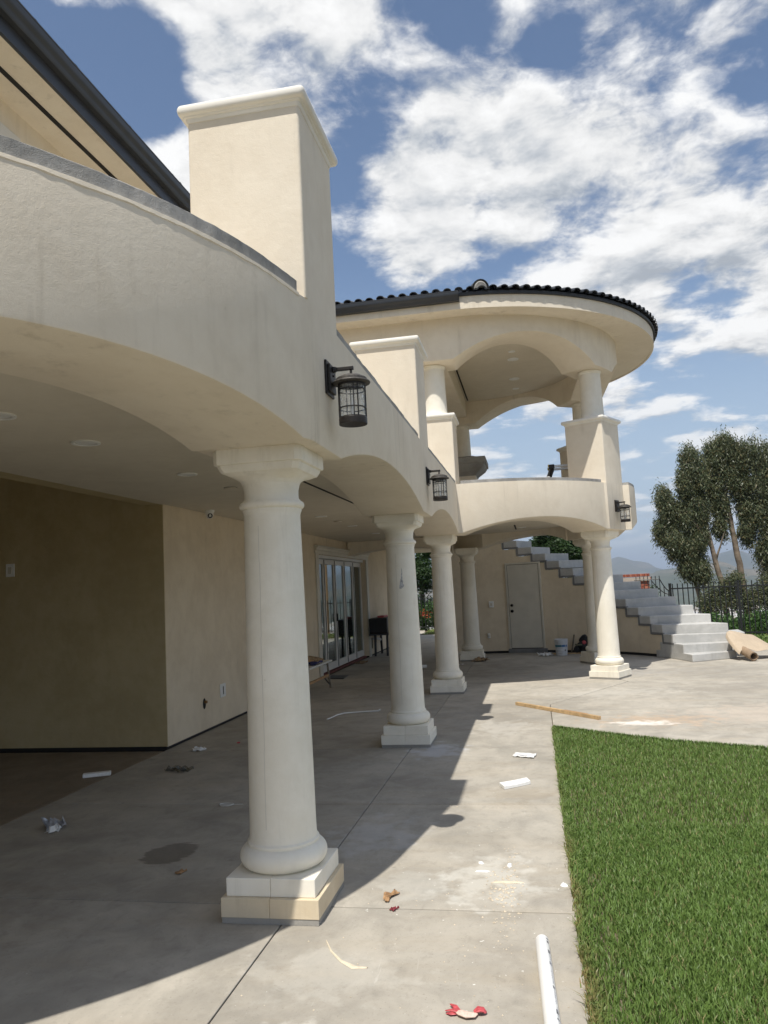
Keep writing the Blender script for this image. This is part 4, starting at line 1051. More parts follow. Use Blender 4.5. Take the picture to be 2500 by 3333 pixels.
# ------------------------------------------------------------------ things on the patio
def pvc():
    p0, p1 = Vector((-.073, 3.665, .031)), Vector((-.005, 2.2, .031)); t = thing('pvc_pipe', 'white plastic pipe with grey print lying on the concrete at bottom', 'pipe', (-.05, 2.9, 0))
    d = (p1-p0).normalized(); u = d.cross(Vector((0, 0, 1))).normalized(); v = Vector((0, 0, 1)); R = .030
    rings = [[tuple(p0+d*L_+u*(r*math.cos(a))+v*(r*math.sin(a))) for a in np.linspace(0, 2*math.pi, 40, endpoint=False)] for L_, r in ((.002, R*.86), (0, R*.98), (.004, R), (.5, R), (1.0, R), (1.46, R), (1.46, R*.87), (.002, R*.86))]
    tube_ = MB().loft(rings, cap=False).build('tube', MT['pvc'], t, smooth=40)
    sgn = 1 if u.x > 0 else -1
    def mark(L0, L1, a0, a1, mat, name):
        q = [[tuple(p0+d*L_+u*(sgn*(R+.0004)*math.cos(rad(a)))+v*((R+.0004)*math.sin(rad(a)))) for a in np.linspace(a0, a1, 4)] for L_ in (L0, L1)]
        MB().loft(q, closed=False).build(name, mat, tube_)
    L_ = .02; rr = random.Random(3); dk = MB(); pl_ = MB()
    def quad(m, L0, L1, a0, a1):
        q = [[tuple(p0+d*l+u*(sgn*(R+.0004)*math.cos(rad(a)))+v*((R+.0004)*math.sin(rad(a)))) for a in np.linspace(a0, a1, 4)] for l in (L0, L1)]
        m.loft(q, closed=False)
    for (a, b) in ((.02, .03), (.045, .065), (.13, .16), (.235, .26), (.43, .45), (.60, .63), (.66, .67)): quad(dk, a, b, 30, 52)
    x = .17
    while x < 1.3:
        w = rr.uniform(.003, .008); quad(pl_, x, x+w, 31+rr.uniform(0, 4), 50-rr.uniform(0, 8)); x += w+rr.uniform(.003, .006)+(0.02 if rr.random() < .12 else 0)
    struct(dk.build('dark_print', MT['ink'], tube_), 'stuff'); struct(pl_.build('pale_print', MT['ink_pale'], tube_), 'stuff')
pvc()
def timber():
    a, b = Vector((-.337, 10.62, 0)), Vector((.64, 9.40, 0)); d = (b-a).normalized(); n = Vector((-d.y, d.x, 0)); L_ = (b-a).length
    t = thing('timber_batten', 'long pale timber batten lying across the sunlit concrete', 'timber', (.15, 10.0, 0))
    Mx = Matrix.Translation((a+b)/2+Vector((0, 0, .021))) @ Matrix((d, n, Vector((0, 0, 1)))).transposed().to_4x4()
    MB().obox(Mx, L_/2, .022, .0205).build('batten', MT['wood'], t, bevel=.003)
    M2 = Matrix.Translation(a+d*(L_*.74)+n*.0008+Vector((0, 0, .0435))) @ Matrix((d, n, Vector((0, 0, 1)))).transposed().to_4x4()
    MB().obox(M2, .20, .017, .0015).build('splinter', MT['wood_dark'], t)
timber()
def sheet(name, label, cat, pts, mat, parent=None, thick=.002, n=10, amp=.01, seed=1, freq=9, z0=.003):
    """crumpled quad sheet spanned by 4 ground points"""
    rr = np.random.default_rng(seed); ph = rr.uniform(0, 6, 8); A = [np.array(p, float) for p in pts]; V = []
    for i in range(n+1):
        for j in range(n+1):
            u, v = i/n, j/n; p = (A[0]*(1-u)+A[1]*u)*(1-v)+(A[3]*(1-u)+A[2]*u)*v
            z = z0+amp*abs(math.sin(u*freq+ph[0])*math.cos(v*freq*.8+ph[1])+.5*math.sin(u*freq*2.3+v*3+ph[2]))
            V.append((p[0]+amp*.5*math.sin(v*freq*1.3+ph[3]), p[1]+amp*.5*math.sin(u*freq*1.7+ph[4]), z))
    F = [(i*(n+1)+j, i*(n+1)+j+1, (i+1)*(n+1)+j+1, (i+1)*(n+1)+j) for i in range(n) for j in range(n)]
    o = MB().add(V, F).build(name, mat, parent, smooth=50)
    s = o.modifiers.new('thick', 'SOLIDIFY'); s.thickness = thick; s.offset = 1
    if label: tag(o, label, cat)
    return o
def litter():
    o = MB().add([(-.385, 6.45, .001), (-.34, 6.335, .001), (-.136, 6.50, .001), (-.167, 6.615, .001), (-.385, 6.45, .030), (-.34, 6.335, .030), (-.136, 6.50, .030), (-.167, 6.615, .030), (-.26, 6.40, .024), (-.27, 6.525, .030)],
                 [(0, 1, 2, 3), (4, 9, 8, 5), (9, 7, 6, 8), (0, 4, 5, 1), (1, 5, 8, 6, 2), (2, 6, 7, 3), (3, 7, 9, 4, 0)]).build('foam_slab', MT['paper'], None, bevel=.003)
    tag(o, 'white foam slab lying on the concrete beside the lawn', 'foam slab')
    t = thing('paper_packet', 'flat white printed paper packet on the concrete near the lawn corner', 'paper', (-.2, 7.53, 0))
    sheet('packet', None, None, [(-.31, 7.50), (-.115, 7.42), (-.082, 7.56), (-.28, 7.625)], MT['paper'], t, .012, 8, .006, 4)
    MB().box(-.27, -.17, 7.475, 7.50, .016, .022, -.35).build('print_patch', MT['ink_pale'], t)
    o = MB().box(-.125, .125, -.035, .035, .001, .034).build('white_trim_block', MT['paper'], None, bevel=.004); o.location = (-4.19, 6.84, 0); o.rotation_euler = (0, 0, .45)
    tag(o, 'white trim offcut lying on the dark concrete near the recess wall', 'offcut')
    # red rubber glove
    t = thing('torn_glove', 'torn red and pink rubber glove on the concrete at the bottom edge', 'glove', (-.37, 3.1, 0))
    def ribbon(pts, w, mat, name, tw=.0):
        rings = []; n = len(pts); P = [Vector(p) for p in pts]
        for i, p in enumerate(P):
            tg = (P[min(i+1, n-1)]-P[max(i-1, 0)]).normalized(); s = tg.cross(Vector((0, 0, 1))).normalized(); u = s.cross(tg); f = math.sin(math.pi*(.12+.76*i/(n-1))); ww = w*f
            rings.append([tuple(p+s*(ww*math.cos(a))+u*(ww*.28*math.sin(a)+.10*ww*math.sin(3*a+i))) for a in np.linspace(0, 2*math.pi, 12, endpoint=False)])
        return MB().loft(rings).build(name, mat, t, smooth=60)
    ribbon([(-.335, 3.095, .014), (-.315, 3.10, .022), (-.30, 3.108, .016), (-.288, 3.103, .008)], .021, MT['red'], 'cuff')
    ribbon([(-.40, 3.10, .010), (-.385, 3.085, .014), (-.36, 3.075, .012), (-.335, 3.078, .012), (-.325, 3.09, .012)], .022, MT['pink'], 'palm')
    for pts in ([(-.39, 3.09, .01), (-.41, 3.10, .015), (-.445, 3.105, .008)], [(-.385, 3.10, .01), (-.41, 3.125, .015), (-.43, 3.15, .010)], [(-.40, 3.085, .008), (-.42, 3.085, .010), (-.44, 3.095, .004)]):
        ribbon(pts, .011, MT['red'], 'finger')
    sheet('dry_leaf', 'curled brown leaf on the concrete right of the nearest column', 'leaf', [(-.90, 4.13), (-.865, 4.10), (-.825, 4.225), (-.86, 4.24)], MT['leafdry'], None, .0015, 6, .018, 5, 5)
    sheet('dark_red_petal', 'small dark red petal on the concrete below the curled leaf', 'petal', [(-.835, 4.01), (-.805, 4.0), (-.79, 4.035), (-.825, 4.04)], MT['maroon'], None, .0015, 5, .012, 6, 5)
    sheet('tan_leaf', 'small tan leaf at the edge of the wet stain', 'leaf', [(-2.225, 4.44), (-2.18, 4.43), (-2.165, 4.49), (-2.205, 4.50)], MT['leafdry'], None, .0015, 5, .008, 7, 5)
    t = thing('crumpled_wrapper', 'crumpled silver and blue wrapper on the shaded concrete at left', 'wrapper', (-3.6, 5.27, 0))
    sheet('foil', None, None, [(-3.69, 5.33), (-3.55, 5.20), (-3.50, 5.27), (-3.60, 5.38)], MT['foil'], t, .001, 9, .05, 8, 8)
    sheet('flap', None, None, [(-3.56, 5.16), (-3.50, 5.15), (-3.49, 5.22), (-3.57, 5.25)], MT['paper'], t, .001, 6, .035, 9, 6)
    sheet('plastic_film', 'crumpled clear plastic film on the shaded concrete left of the nearest column', 'plastic film', [(-3.60, 7.0), (-3.35, 6.93), (-3.30, 7.06), (-3.52, 7.13)], MT['plastic_film'], None, .001, 10, .035, 10, 12)
    sheet('paper_scrap', 'small crumpled paper scrap near the wall corner', 'paper', [(-3.73, 7.9), (-3.62, 7.87), (-3.58, 7.96), (-3.68, 7.99)], MT['paper'], None, .001, 7, .03, 11, 8)
    o = MB().lathe([(.001, .002), (.018, .004), (.02, .012), (.012, .016)], (-3.35, 8.30), 12).build('red_cap', MT['red'], None, smooth=40); tag(o, 'tiny red bottle cap on the concrete near the wall corner', 'bottle cap')
    pts = [(-2.49+.055*math.cos(a)*(1+.1*math.sin(3*a)), 5.88+.04*math.sin(a), .006+.004*(i % 7)/7) for i, a in enumerate(np.linspace(0, 7*math.pi, 60))]
    o = MB().tube(pts+[(-2.36, 5.90, .005)], .0025, 6).build('wire_coil', MT['white_paint'], None, smooth=60); tag(o, 'small coil of thin pale wire left of the nearest column', 'wire')
    pts = [(-2.71, 9.70, .01), (-2.68, 9.85, .012), (-2.66, 10.02, .012), (-2.60, 10.16, .012), (-2.45, 10.22, .012), (-2.28, 10.27, .012), (-2.16, 10.28, .014), (-2.13, 10.30, .03)]
    o = MB().tube(pts, .009, 8).build('white_hose', MT['white_plastic'], None, smooth=60); tag(o, 'bent length of thin white hose on the shaded floor between columns', 'hose')
    # plaster crumbs
    rr = np.random.default_rng(5); V = []; F = []; sp = []
    for k in range(420):
        cl_ = rr.uniform()
        if cl_ < .3: x, y, s = rr.normal(-.26, .05), rr.normal(4.30, .18), rr.uniform(.003, .010)
        elif cl_ < .55: x, y, s = rr.normal(-.24, .035), rr.uniform(3.6, 5.0), rr.uniform(.002, .006)
        else: x, y, s = rr.uniform(-1.3, .08), rr.uniform(2.5, 8.5), rr.uniform(.002, .006)
        if abs(x+1.4) < .3 and abs(y-4.06) < .3: continue
        b = len(V); n = 6
        for j in range(n): a = 2*math.pi*j/n; q = s*rr.uniform(.6, 1.2); V.append((x+q*math.cos(a), y+q*math.sin(a), .0012))
        V.append((x, y, .001+s*.7)); F += [(b+j, b+(j+1) % n, b+n) for j in range(n)]
    m = MB().add(V, F); struct(m.build('plaster_crumbs', simple('tan_plaster_crumb', (.58, .50, .38), .9, 0, .3, 90), None), 'stuff')
    CH = 'dried plaster chips right of the nearest column'
    for (x, y, rx, ry, sd, l) in ((-.418, 4.71, .018, .024, 1, 'upper white plaster chip, left of the splashed patch'), (-.40, 4.575, .045, .012, 2, 'flat white plaster smear below the upper chip'), (-.25, 4.68, .014, .042, 3, 'tall white plaster chip above the splashed patch'),
                                  (-.25, 4.42, .075, .013, 4, 'long cream plaster ridge in the middle of the splashed patch'), (.05, 4.40, .02, .035, 5, 'white plaster chip right at the lawn edge')):
        q = np.random.default_rng(sd); n = 13; P = [(x+rx*math.cos(2*math.pi*k/n)*q.uniform(.6, 1.25), y+ry*math.sin(2*math.pi*k/n)*q.uniform(.6, 1.25)) for k in range(n)]
        o = MB().loft([[(px, py, .0008) for px, py in P], [(x+(px-x)*.85, y+(py-y)*.85, .006) for px, py in P], [(x+(px-x)*.4, y+(py-y)*.4, .008) for px, py in P]]).build('plaster_chip', MT['paper'] if sd != 4 else MT['kraft_pale'], None, smooth=50); tag(o, l, 'plaster chip', CH)
    P_ = [(-1.07, 3.66), (-1.02, 3.56), (-.95, 3.47), (-.88, 3.42), (-.82, 3.42)]
    o = MB().loft([[(x+nx*w, y+ny*w, .0012+h_) for nx, ny, h_ in ((-.5, -.86, 0), (-.2, -.4, .004), (.2, .4, .004), (.5, .86, 0))] for (x, y), w in zip(P_, (.002, .005, .008, .016, .006))], cap=False, closed=False).build('plaster_smear', MT['kraft_pale'], None, smooth=60); tag(o, 'thin curved smear of pale plaster on the sunlit concrete left of the pipe', 'plaster smear')
    sheet('white_litter', 'two crumpled white tissues on the floor before the utility door', 'tissue', [(-.02, 17.3), (.22, 17.25), (.30, 17.45), (.02, 17.5)], MT['paper'], None, .002, 10, .06, 21, 11)
    sheet('brown_rag', 'brown rag heaped on the floor by the farthest column', 'rag', [(-1.40, 16.55), (-1.12, 16.50), (-1.06, 16.72), (-1.28, 16.70)], MT['cloth_brown'], None, .004, 9, .07, 22, 8)
    sheet('floor_mat', 'thin dark mat on the floor in front of the folding glass door', 'mat', [(-3.92, 14.20), (-3.60, 14.12), (-3.64, 14.75), (-4.0, 14.80)], MT['black'], None, .004, 4, .002, 23, 3)
    sheet('dust_rag', 'dark rag on the floor at the foot of the folding glass door', 'rag', [(-4.02, 16.9), (-3.84, 16.8), (-3.82, 17.3), (-4.0, 17.4)], MT['cloth_brown'], None, .004, 8, .03, 24, 9)
    sheet('floor_paper', 'small white paper strip on the floor between third and farthest columns', 'paper', [(-1.75, 16.05), (-1.55, 16.0), (-1.52, 16.12), (-1.72, 16.17)], MT['paper'], None, .001, 5, .01, 25, 5)
    t = thing('drink_can', 'crumpled white and dark can on the floor behind the third column', 'can', (-2.35, 15.6, 0))
    MB().tube([(-2.48, 15.55, .035), (-2.40, 15.57, .036), (-2.3, 15.6, .034), (-2.24, 15.62, .033)], [.033, .036, .032, .034], 12).build('body', MT['paper'], t, smooth=40)
    MB().tube([(-2.485, 15.548, .035), (-2.475, 15.55, .035)], .037, 12).build('rim', MT['black'], t)
MT['kraft_pale'] = simple('cream_plaster', (.66, .58, .44), .9, 0, .1, 30)
litter()

def bucket():
    x, y = .49, 17.38; t = thing('paint_bucket', 'white paint bucket with a blue label band near the utility door', 'bucket', (x, y, 0))
    b = MB().lathe([(.118, .002), (.122, .02), (.138, .30), (.140, .335), (.146, .338), (.146, .352), (.140, .356), (.132, .350), (.128, .30), (.112, .02), (.001, .012)], (x, y), 40).build('pail', MT['bucket'], t, smooth=35)
    MB().lathe([(.139, .255), (.144, .256), (.144, .263), (.139, .264)], (x, y), 40, cap=False).lathe([(.140, .285), (.146, .286), (.146, .294), (.140, .295)], (x, y), 40, cap=False).build('rib', MT['bucket'], b, smooth=35)
    def patch(a0, a1, z0, z1, mat, name):
        A = np.linspace(rad(a0), rad(a1), 14); m = MB()
        m.loft([[(x+(.1225+.055*(z-.02)+.0012)*math.cos(a), y+(.1225+.055*(z-.02)+.0012)*math.sin(a), z) for z in (z0, z1)] for a in A], closed=False); m.build(name, mat, b)
    patch(-165, -90, .19, .235, simple('teal_print', (.04, .17, .22), .5), 'label_band'); patch(-89, -55, .19, .235, MT['blue'], 'label_band'); patch(-50, -32, .19, .235, MT['blue'], 'label_band')
    for (a0, a1, z) in ((-150, -80, .165), (-145, -100, .11), (-150, -75, .095), (-140, -85, .05), (-52, -36, .175), (-52, -40, .155), (-110, -80, .06)): patch(a0, a1, z, z+.008, MT['ink_pale'], 'label_print')
    patch(-60, -48, .10, .135, MT['ink'], 'label_print')
    pts = [(x+.147*math.cos(a), y+.147*math.sin(a), .32-.05*math.sin(a+math.pi)) for a in np.linspace(math.pi, 2*math.pi, 16)]
    MB().tube(pts, .003, 6).build('handle', MT['aluminium'], t)
bucket()
def bag():
    t = thing('tool_bag', 'black bag with red patch slumped against the column by the stair wall', 'bag', (.98, 17.75, 0))
    def lump(c, r, mat, name, seed, sq=1., nz=.16):
        rr = np.random.default_rng(seed); ph = rr.uniform(0, 6, 6); rings = []
        for i in range(1, 12):
            th = math.pi*i/12; ring = []
            for k in range(20):
                a = 2*math.pi*k/20; q = 1+nz*math.sin(3*a+ph[0]+2*th)+nz*.7*math.cos(5*a+ph[1]-3*th)
                ring.append((c[0]+r[0]*q*math.sin(th)*math.cos(a), c[1]+r[1]*q*math.sin(th)*math.sin(a), max(.001, c[2]-r[2]*math.cos(th))))
            rings.append(ring)
        return MB().loft(rings).build(name, mat, t, smooth=60)
    lump((1.0, 17.8, .13), (.17, .13, .14), MT['bag'], 'body', 1); lump((1.03, 17.82, .27), (.11, .10, .14), MT['bag'], 'top_flap', 2); lump((.83, 17.75, .085), (.055, .06, .085), MT['bag'], 'side_pouch', 3)
    lump((.995, 17.70, .235), (.045, .03, .045), MT['red'], 'red_patch', 4, nz=.1)
    MB().tube([(.80, 17.68, .20), (.87, 17.64, .19), (.95, 17.655, .195)], .018, 8).build('strap', MT['olive'], t, smooth=50)
    s = thing('painted_pole', 'paint spattered pole leaning on the tan stair wall behind the bucket', 'pole', (.72, 18.0, 0))
    MB().tube([(.715, 17.86, .003), (.80, 17.94, .36)], .016, 8).build('bare_end', MT['stained_wood'], s, smooth=40)
    MB().tube([(.80, 17.94, .36), (.902, 18.035, .77)], .019, 8).build('dark_grip', simple('black_spattered_grip', (.03, .028, .025), .7, 0, 1.2, 40), s, smooth=40)
    b = MB().tube([(-.05, 17.75, .012), (1.0, 17.6, .012)], .012, 8).build('wood_strip', MT['wood'], None, smooth=40); tag(b, 'thin wood strip lying on the floor behind the bucket', 'timber')
bag()
def kraft_roll():
    t = thing('paper_roll', 'large roll of brown kraft paper partly unrolled beside the lowest stair steps', 'paper roll', (3.9, 15.4, 0))
    a, b = Vector((3.795, 15.05, .089)), Vector((3.66, 15.62, .22)); d = (b-a).normalized(); u = d.cross(Vector((0, 0, 1))).normalized(); v = u.cross(d); L_ = (b-a).length
    # wound core: a spiral
    rings = []
    for q in np.linspace(0, 1, 8):
        ring = []
        for k in range(70):
            A = 2*math.pi*2.0*k/69; r = .060+.026*k/69; p = a+d*(L_*q)+u*(r*math.cos(A))+v*(r*math.sin(A)); ring.append(tuple(p))
        rings.append(ring)
    o = MB().loft(rings, closed=False).build('wound_core', MT['kraft_in'], t, smooth=60); s = o.modifiers.new('thick', 'SOLIDIFY'); s.thickness = .004
    # loose sheet: a wide cone over the core, open towards the ground, trailing off to the right
    def surf(n, m, f, name):
        V = [f(i/n, j/m) for i in range(n+1) for j in range(m+1)]; F = [(i*(m+1)+j, i*(m+1)+j+1, (i+1)*(m+1)+j+1, (i+1)*(m+1)+j) for i in range(n) for j in range(m)]
        o = MB().add(V, F).build(name, MT['kraft'], t, smooth=60); s = o.modifiers.new('thick', 'SOLIDIFY'); s.thickness = .003; return o
    ctl = [  # rows from the left lower edge over the crest to the right edge; columns from front to back
        [(3.60, 15.22, .09), (3.53, 15.36, .20), (3.47, 15.50, .33), (3.46, 15.58, .42)],
        [(3.63, 15.24, .15), (3.55, 15.40, .30), (3.49, 15.52, .43), (3.50, 15.64, .505)],
        [(3.72, 15.33, .20), (3.66, 15.50, .34), (3.60, 15.60, .46), (3.58, 15.72, .530)],
        [(3.80, 15.38, .195), (3.76, 15.52, .31), (3.73, 15.64, .42), (3.72, 15.76, .495)],
        [(3.92, 15.30, .140), (3.88, 15.55, .27), (3.86, 15.68, .37), (3.88, 15.80, .440)],
        [(4.02, 15.32, .155), (4.00, 15.60, .24), (4.00, 15.75, .33), (4.03, 15.95, .425)],
        [(4.13, 15.40, .175), (4.15, 15.60, .20), (4.17, 15.78, .26), (4.17, 15.95, .32)],
        [(4.45, 15.50, .05), (4.50, 15.70, .06), (4.50, 15.85, .08), (4.50, 16.00, .10)]]
    C = np.array(ctl)
    def bil(uu, vv):
        x = uu*(C.shape[0]-1); y = vv*(C.shape[1]-1); i = min(int(x), C.shape[0]-2); j = min(int(y), C.shape[1]-2); fx, fy = x-i, y-j
        fx = fx; p = (C[i, j]*(1-fx)+C[i+1, j]*fx)*(1-fy)+(C[i, j+1]*(1-fx)+C[i+1, j+1]*fx)*fy
        return tuple(p)
    o = surf(42, 18, bil, 'loose_sheet')
    sm = o.modifiers.new('soft', 'SMOOTH'); sm.factor = .5; sm.iterations = 8; o.modifiers.move(1, 0)
kraft_roll()
def work_bench():
    t = thing('work_stool', 'low white topped work bench half hidden behind the nearest column', 'bench', (-3.85, 12.5, 0))
    MB().box(-4.0, -3.48, 11.6, 12.95, .44, .47).build('top', MT['white_paint'], t, bevel=.005)
    for (x, y, dx, dy) in ((-3.55, 12.86, .03, .05), (-3.95, 12.86, -.02, .05), (-3.55, 11.7, .03, -.05), (-3.95, 11.7, -.02, -.05)):
        MB().tube([(x, y, .445), (x+dx, y+dy, .002)], .018, 8).build('leg', MT['stained_wood'], t, smooth=40)
    MB().box(-3.56, -3.53, 11.7, 12.88, .20, .235).build('stretcher', MT['wood_dark'], t)
    MB().tube([(-3.545, 12.6, .22), (-3.53, 12.90, .06)], .012, 8).build('brace', MT['black'], t)
    g = thing('work_gloves', 'brown work glove heap on the low white bench', 'gloves', (-3.8, 12.6, .47))
    MB().tube([(-3.95, 12.35, .51), (-3.8, 12.5, .535), (-3.68, 12.66, .51), (-3.6, 12.78, .49)], [.035, .06, .045, .02], 10).build('glove', MT['cloth_brown'], g, smooth=60)
    MB().tube([(-3.9, 12.2, .50), (-3.78, 12.42, .50), (-3.70, 12.55, .49)], [.03, .04, .02], 10).build('glove', MT['leafdry'], g, smooth=60)
    sheet('navy_cloth', 'navy blue cloth lying on the low white bench', 'cloth', [(-3.75, 11.9), (-3.50, 11.95), (-3.49, 12.35), (-3.7, 12.3)], MT['cloth_blue'], None, .004, 8, .035, 31, 9, .475)
work_bench()
def table_saw():
    t = thing('table_saw', 'black table saw on a stand against the wall beyond the second column', 'table saw', (-3.75, 19.2, 0))
    MB().box(-4.0, -3.55, 18.45, 19.9, .56, .93).build('body', MT['black'], t, bevel=.02)
    MB().box(-4.0, -3.50, 18.40, 19.95, .52, .56).build('shelf', simple('dark_grey_steel', (.05, .05, .055), .5), t, bevel=.005)
    MB().box(-3.85, -3.68, 18.75, 19.25, .93, .975).build('red_top', MT['red'], t, bevel=.01)
    for (x, y) in ((-3.62, 18.75), (-3.62, 19.45), (-3.92, 18.75), (-3.92, 19.45)):
        MB().tube([(x, y, .52), (x-.0, y+(.06 if y > 19 else -.06), .0)], .03, 8).build('leg', MT['black'], t, smooth=40)
table_saw()
def ladder():
    # folding ladder standing on the pavilion deck, its hinge showing above the parapet
    t = thing('folding_ladder', 'black and aluminium folding ladder showing above the pavilion parapet', 'ladder', (.45, 14.0, 2.95))
    MB().box(.44, 1.05, 13.98, 14.04, 3.645, 3.685).build('rail', MT['aluminium'], t, bevel=.006)
    MB().box(.46, 1.05, 14.36, 14.42, 3.645, 3.685).build('rail', MT['aluminium'], t, bevel=.006)
    for y in (14.0, 14.39):
        MB().tube([(.48, y, 3.66), (.38, y, 3.40), (.22, y, 2.96)], .026, 4).build('leg', MT['black'], t)
        MB().tube([(.43, y+.02, 3.66), (.33, y+.02, 3.40), (.17, y+.02, 2.96)], .012, 4).build('leg', MT['aluminium'], t)
        MB().box(.40, .50, y-.03, y+.04, 3.62, 3.70).build('hinge', MT['black'], t, bevel=.01)
        MB().box(.385, .40, y-.025, y+.03, 3.655, 3.70).build('yellow_tip', MT['yellow'], t)
        MB().tube([(.98, y, 3.66), (1.0, y, 2.96)], .02, 4).build('leg', MT['black'], t)
    for z in (3.1, 3.38): MB().tube([(.23+(z-2.96)*.36, 14.0, z), (.23+(z-2.96)*.36, 14.39, z)], .016, 8).build('rung', MT['aluminium'], t)
ladder()
tag(sheet('roof_scrap', 'small white scrap lying on the pavilion parapet coping', 'scrap', [(.30, 12.10), (.36, 12.13), (.34, 12.17), (.28, 12.14)], MT['paper'], None, .003, 4, .012, 41, 6, PAR+.055), 'small white scrap lying on the pavilion parapet coping', 'scrap')

# ------------------------------------------------------------------ fences
def picket_mesh(h, r=.011):
    m = MB().box(-r, r, -r, r, 0, h); o = m.build('picket', MT['fence']); me = o.data; bpy.data.objects.remove(o); return me
def fence(name, label, A, B, zt, zb, posts, gap=.105, over=.10):
    A, B = Vector((*A, 0)), Vector((*B, 0)); L_ = (B-A).length; d = (B-A)/L_; n = Vector((-d.y, d.x, 0)); ang = math.atan2(d.y, d.x)
    t = thing(name, label, 'fence', tuple((A+B)/2))
    for z in (zt-.02, zb+.08, ):
        Mx = Matrix.Translation((A+B)/2+Vector((0, 0, z))) @ Matrix.Rotation(ang, 4, 'Z'); MB().obox(Mx, L_/2, .014, .016).build('rail', MT['fence'], t)
    pm = picket_mesh(zt+over-zb-.02)
    k = 0; x = gap*.5; npk = 0
    while x < L_ and npk < 300:
        o = bpy.data.objects.new('picket', pm); COL.objects.link(o); o.parent = t; o.location = A+d*x+Vector((0, 0, zb+.02))-t.location; o.rotation_euler = (0, 0, ang); x += gap; npk += 1
    for p in posts:
        q = A+d*p; Mx = Matrix.Translation(q+Vector((0, 0, (zt+.10)/2))) @ Matrix.Rotation(ang, 4, 'Z'); MB().obox(Mx, .028, .028, (zt+.10)/2).build('post', MT['fence'], t)
        M2 = Matrix.Translation(q+Vector((0, 0, zt+.105))) @ Matrix.Rotation(ang, 4, 'Z'); MB().obox(M2, .034, .034, .006).build('post', MT['fence'], t)
    return t
FA, FB = (3.27, 20.0), (9.0, 17.9)
fr_ = fence('picket_fence', 'black metal picket fence right of the staircase, in front of the eucalyptus trees', FA, FB, 1.305, .12, [0, 1.53, 3.55, 5.6], .118)
def swoop():
    # short gate wing: taller panel whose rails swoop down to the first post
    t = thing('swoop_fence_panel', 'short black fence panel with rails swooping down to the post beside the brick counter', 'fence panel', (2.95, 20.1, 0))
    def rz(x): 
        u = min(max((x-3.05)/.22, 0), 1); return 1.535-.30*math.sin(u*math.pi/2)
    top = [(x, 20.1-.09*(x-2.6), rz(x)) for x in [2.45, 2.8, 3.03]+list(np.linspace(3.05, 3.26, 8))]
    MB().tube(top, .014, 6).build('rail', MT['fence'], t, smooth=40)
    low = [(x, 20.1-.09*(x-2.6), 1.50-.35*math.sin(min(max((x-2.86)/.4, 0), 1)*math.pi/2)) for x in np.linspace(2.86, 3.26, 9)]
    MB().tube(low, .012, 6).build('rail', MT['fence'], t, smooth=40)
    for i, x in enumerate(np.arange(2.50, 3.25, .091)):
        top_z = 1.615 if x < 3.07 else rz(x)
        MB().box(x-.009, x+.009, 20.1-.09*(x-2.6)-.009, 20.1-.09*(x-2.6)+.009, .1, top_z).build('picket', MT['fence'], t)
swoop()
fence('back_fence', 'black metal picket fence at the far end of the patio, seen between the columns', (-7.5, 28.7), (3.2, 28.7), 1.20, .06, [0, 2.0, 4.0, 6.0, 8.0, 10.0], .125)
fence('side_fence', 'black metal picket fence running along the right side of the lawn', (9.0, 17.85), (9.0, 2.0), 1.305, .1, [2.5, 5, 7.5, 10, 12.5], .125)

# ------------------------------------------------------------------ brick counter
def brick_counter():
    t = thing('brick_counter', 'red brick outdoor counter with rounded brick cap beyond the stairs', 'brick counter', (2.7, 22.0, 0))
    MB().box(2.08, 3.06, 21.72, 22.28, 1.50, 1.60).build('cap_mortar', MT['brick_joint'], t)
    def brick(cx, cy, cz, lx, ly, lz, i, rot=0):
        o = MB().box(-lx/2, lx/2, -ly/2, ly/2, -lz/2, lz/2).build('brick', BRICKS[i % 4], None, bevel=.006); o.parent = t; o.location = Vector((cx, cy, cz))-t.location; o.rotation_euler = (random.uniform(-.01, .01), random.uniform(-.01, .01), rot+random.uniform(-.015, .015)); return o
    x = 2.11; i = 0
    while x < 3.06:     # soldier row along the top, a flat course under it
        brick(x, 21.86, 1.655, .056, .23, .075, i); brick(x, 22.12, 1.655, .056, .23, .075, i+2); x += .066; i += 1
    for k in range(5):
        brick(2.17+k*.205, 21.80, 1.555, .195, .10, .085, k+1); brick(2.17+k*.205, 22.2, 1.555, .195, .10, .085, k+2)
    MB().box(2.74, 3.02, 21.80, 22.22, 0, 1.51).build('pillar_mortar', MT['brick_joint'], t)
    z = 1.47; r = 0
    while z > .05:
        off = .105 if r % 2 else 0
        for xx, w in (((2.80, .145), (2.955, .145)) if not r % 2 else ((2.77, .085), (2.88, .115), (2.985, .075))): brick(xx, 21.795, z, w, .06, .062, r+int(xx*10))
        for yy in (21.9, 22.1): brick(3.02, yy, z, .06, .18, .062, r+int(yy*10))
        for yy in (21.9, 22.1): brick(2.74, yy, z, .06, .18, .062, r+int(yy*7))
        z -= .075; r += 1
    MB().box(2.08, 2.70, 21.78, 22.22, 0, 1.49).build('oven_recess', MT['slot'], t)
brick_counter()

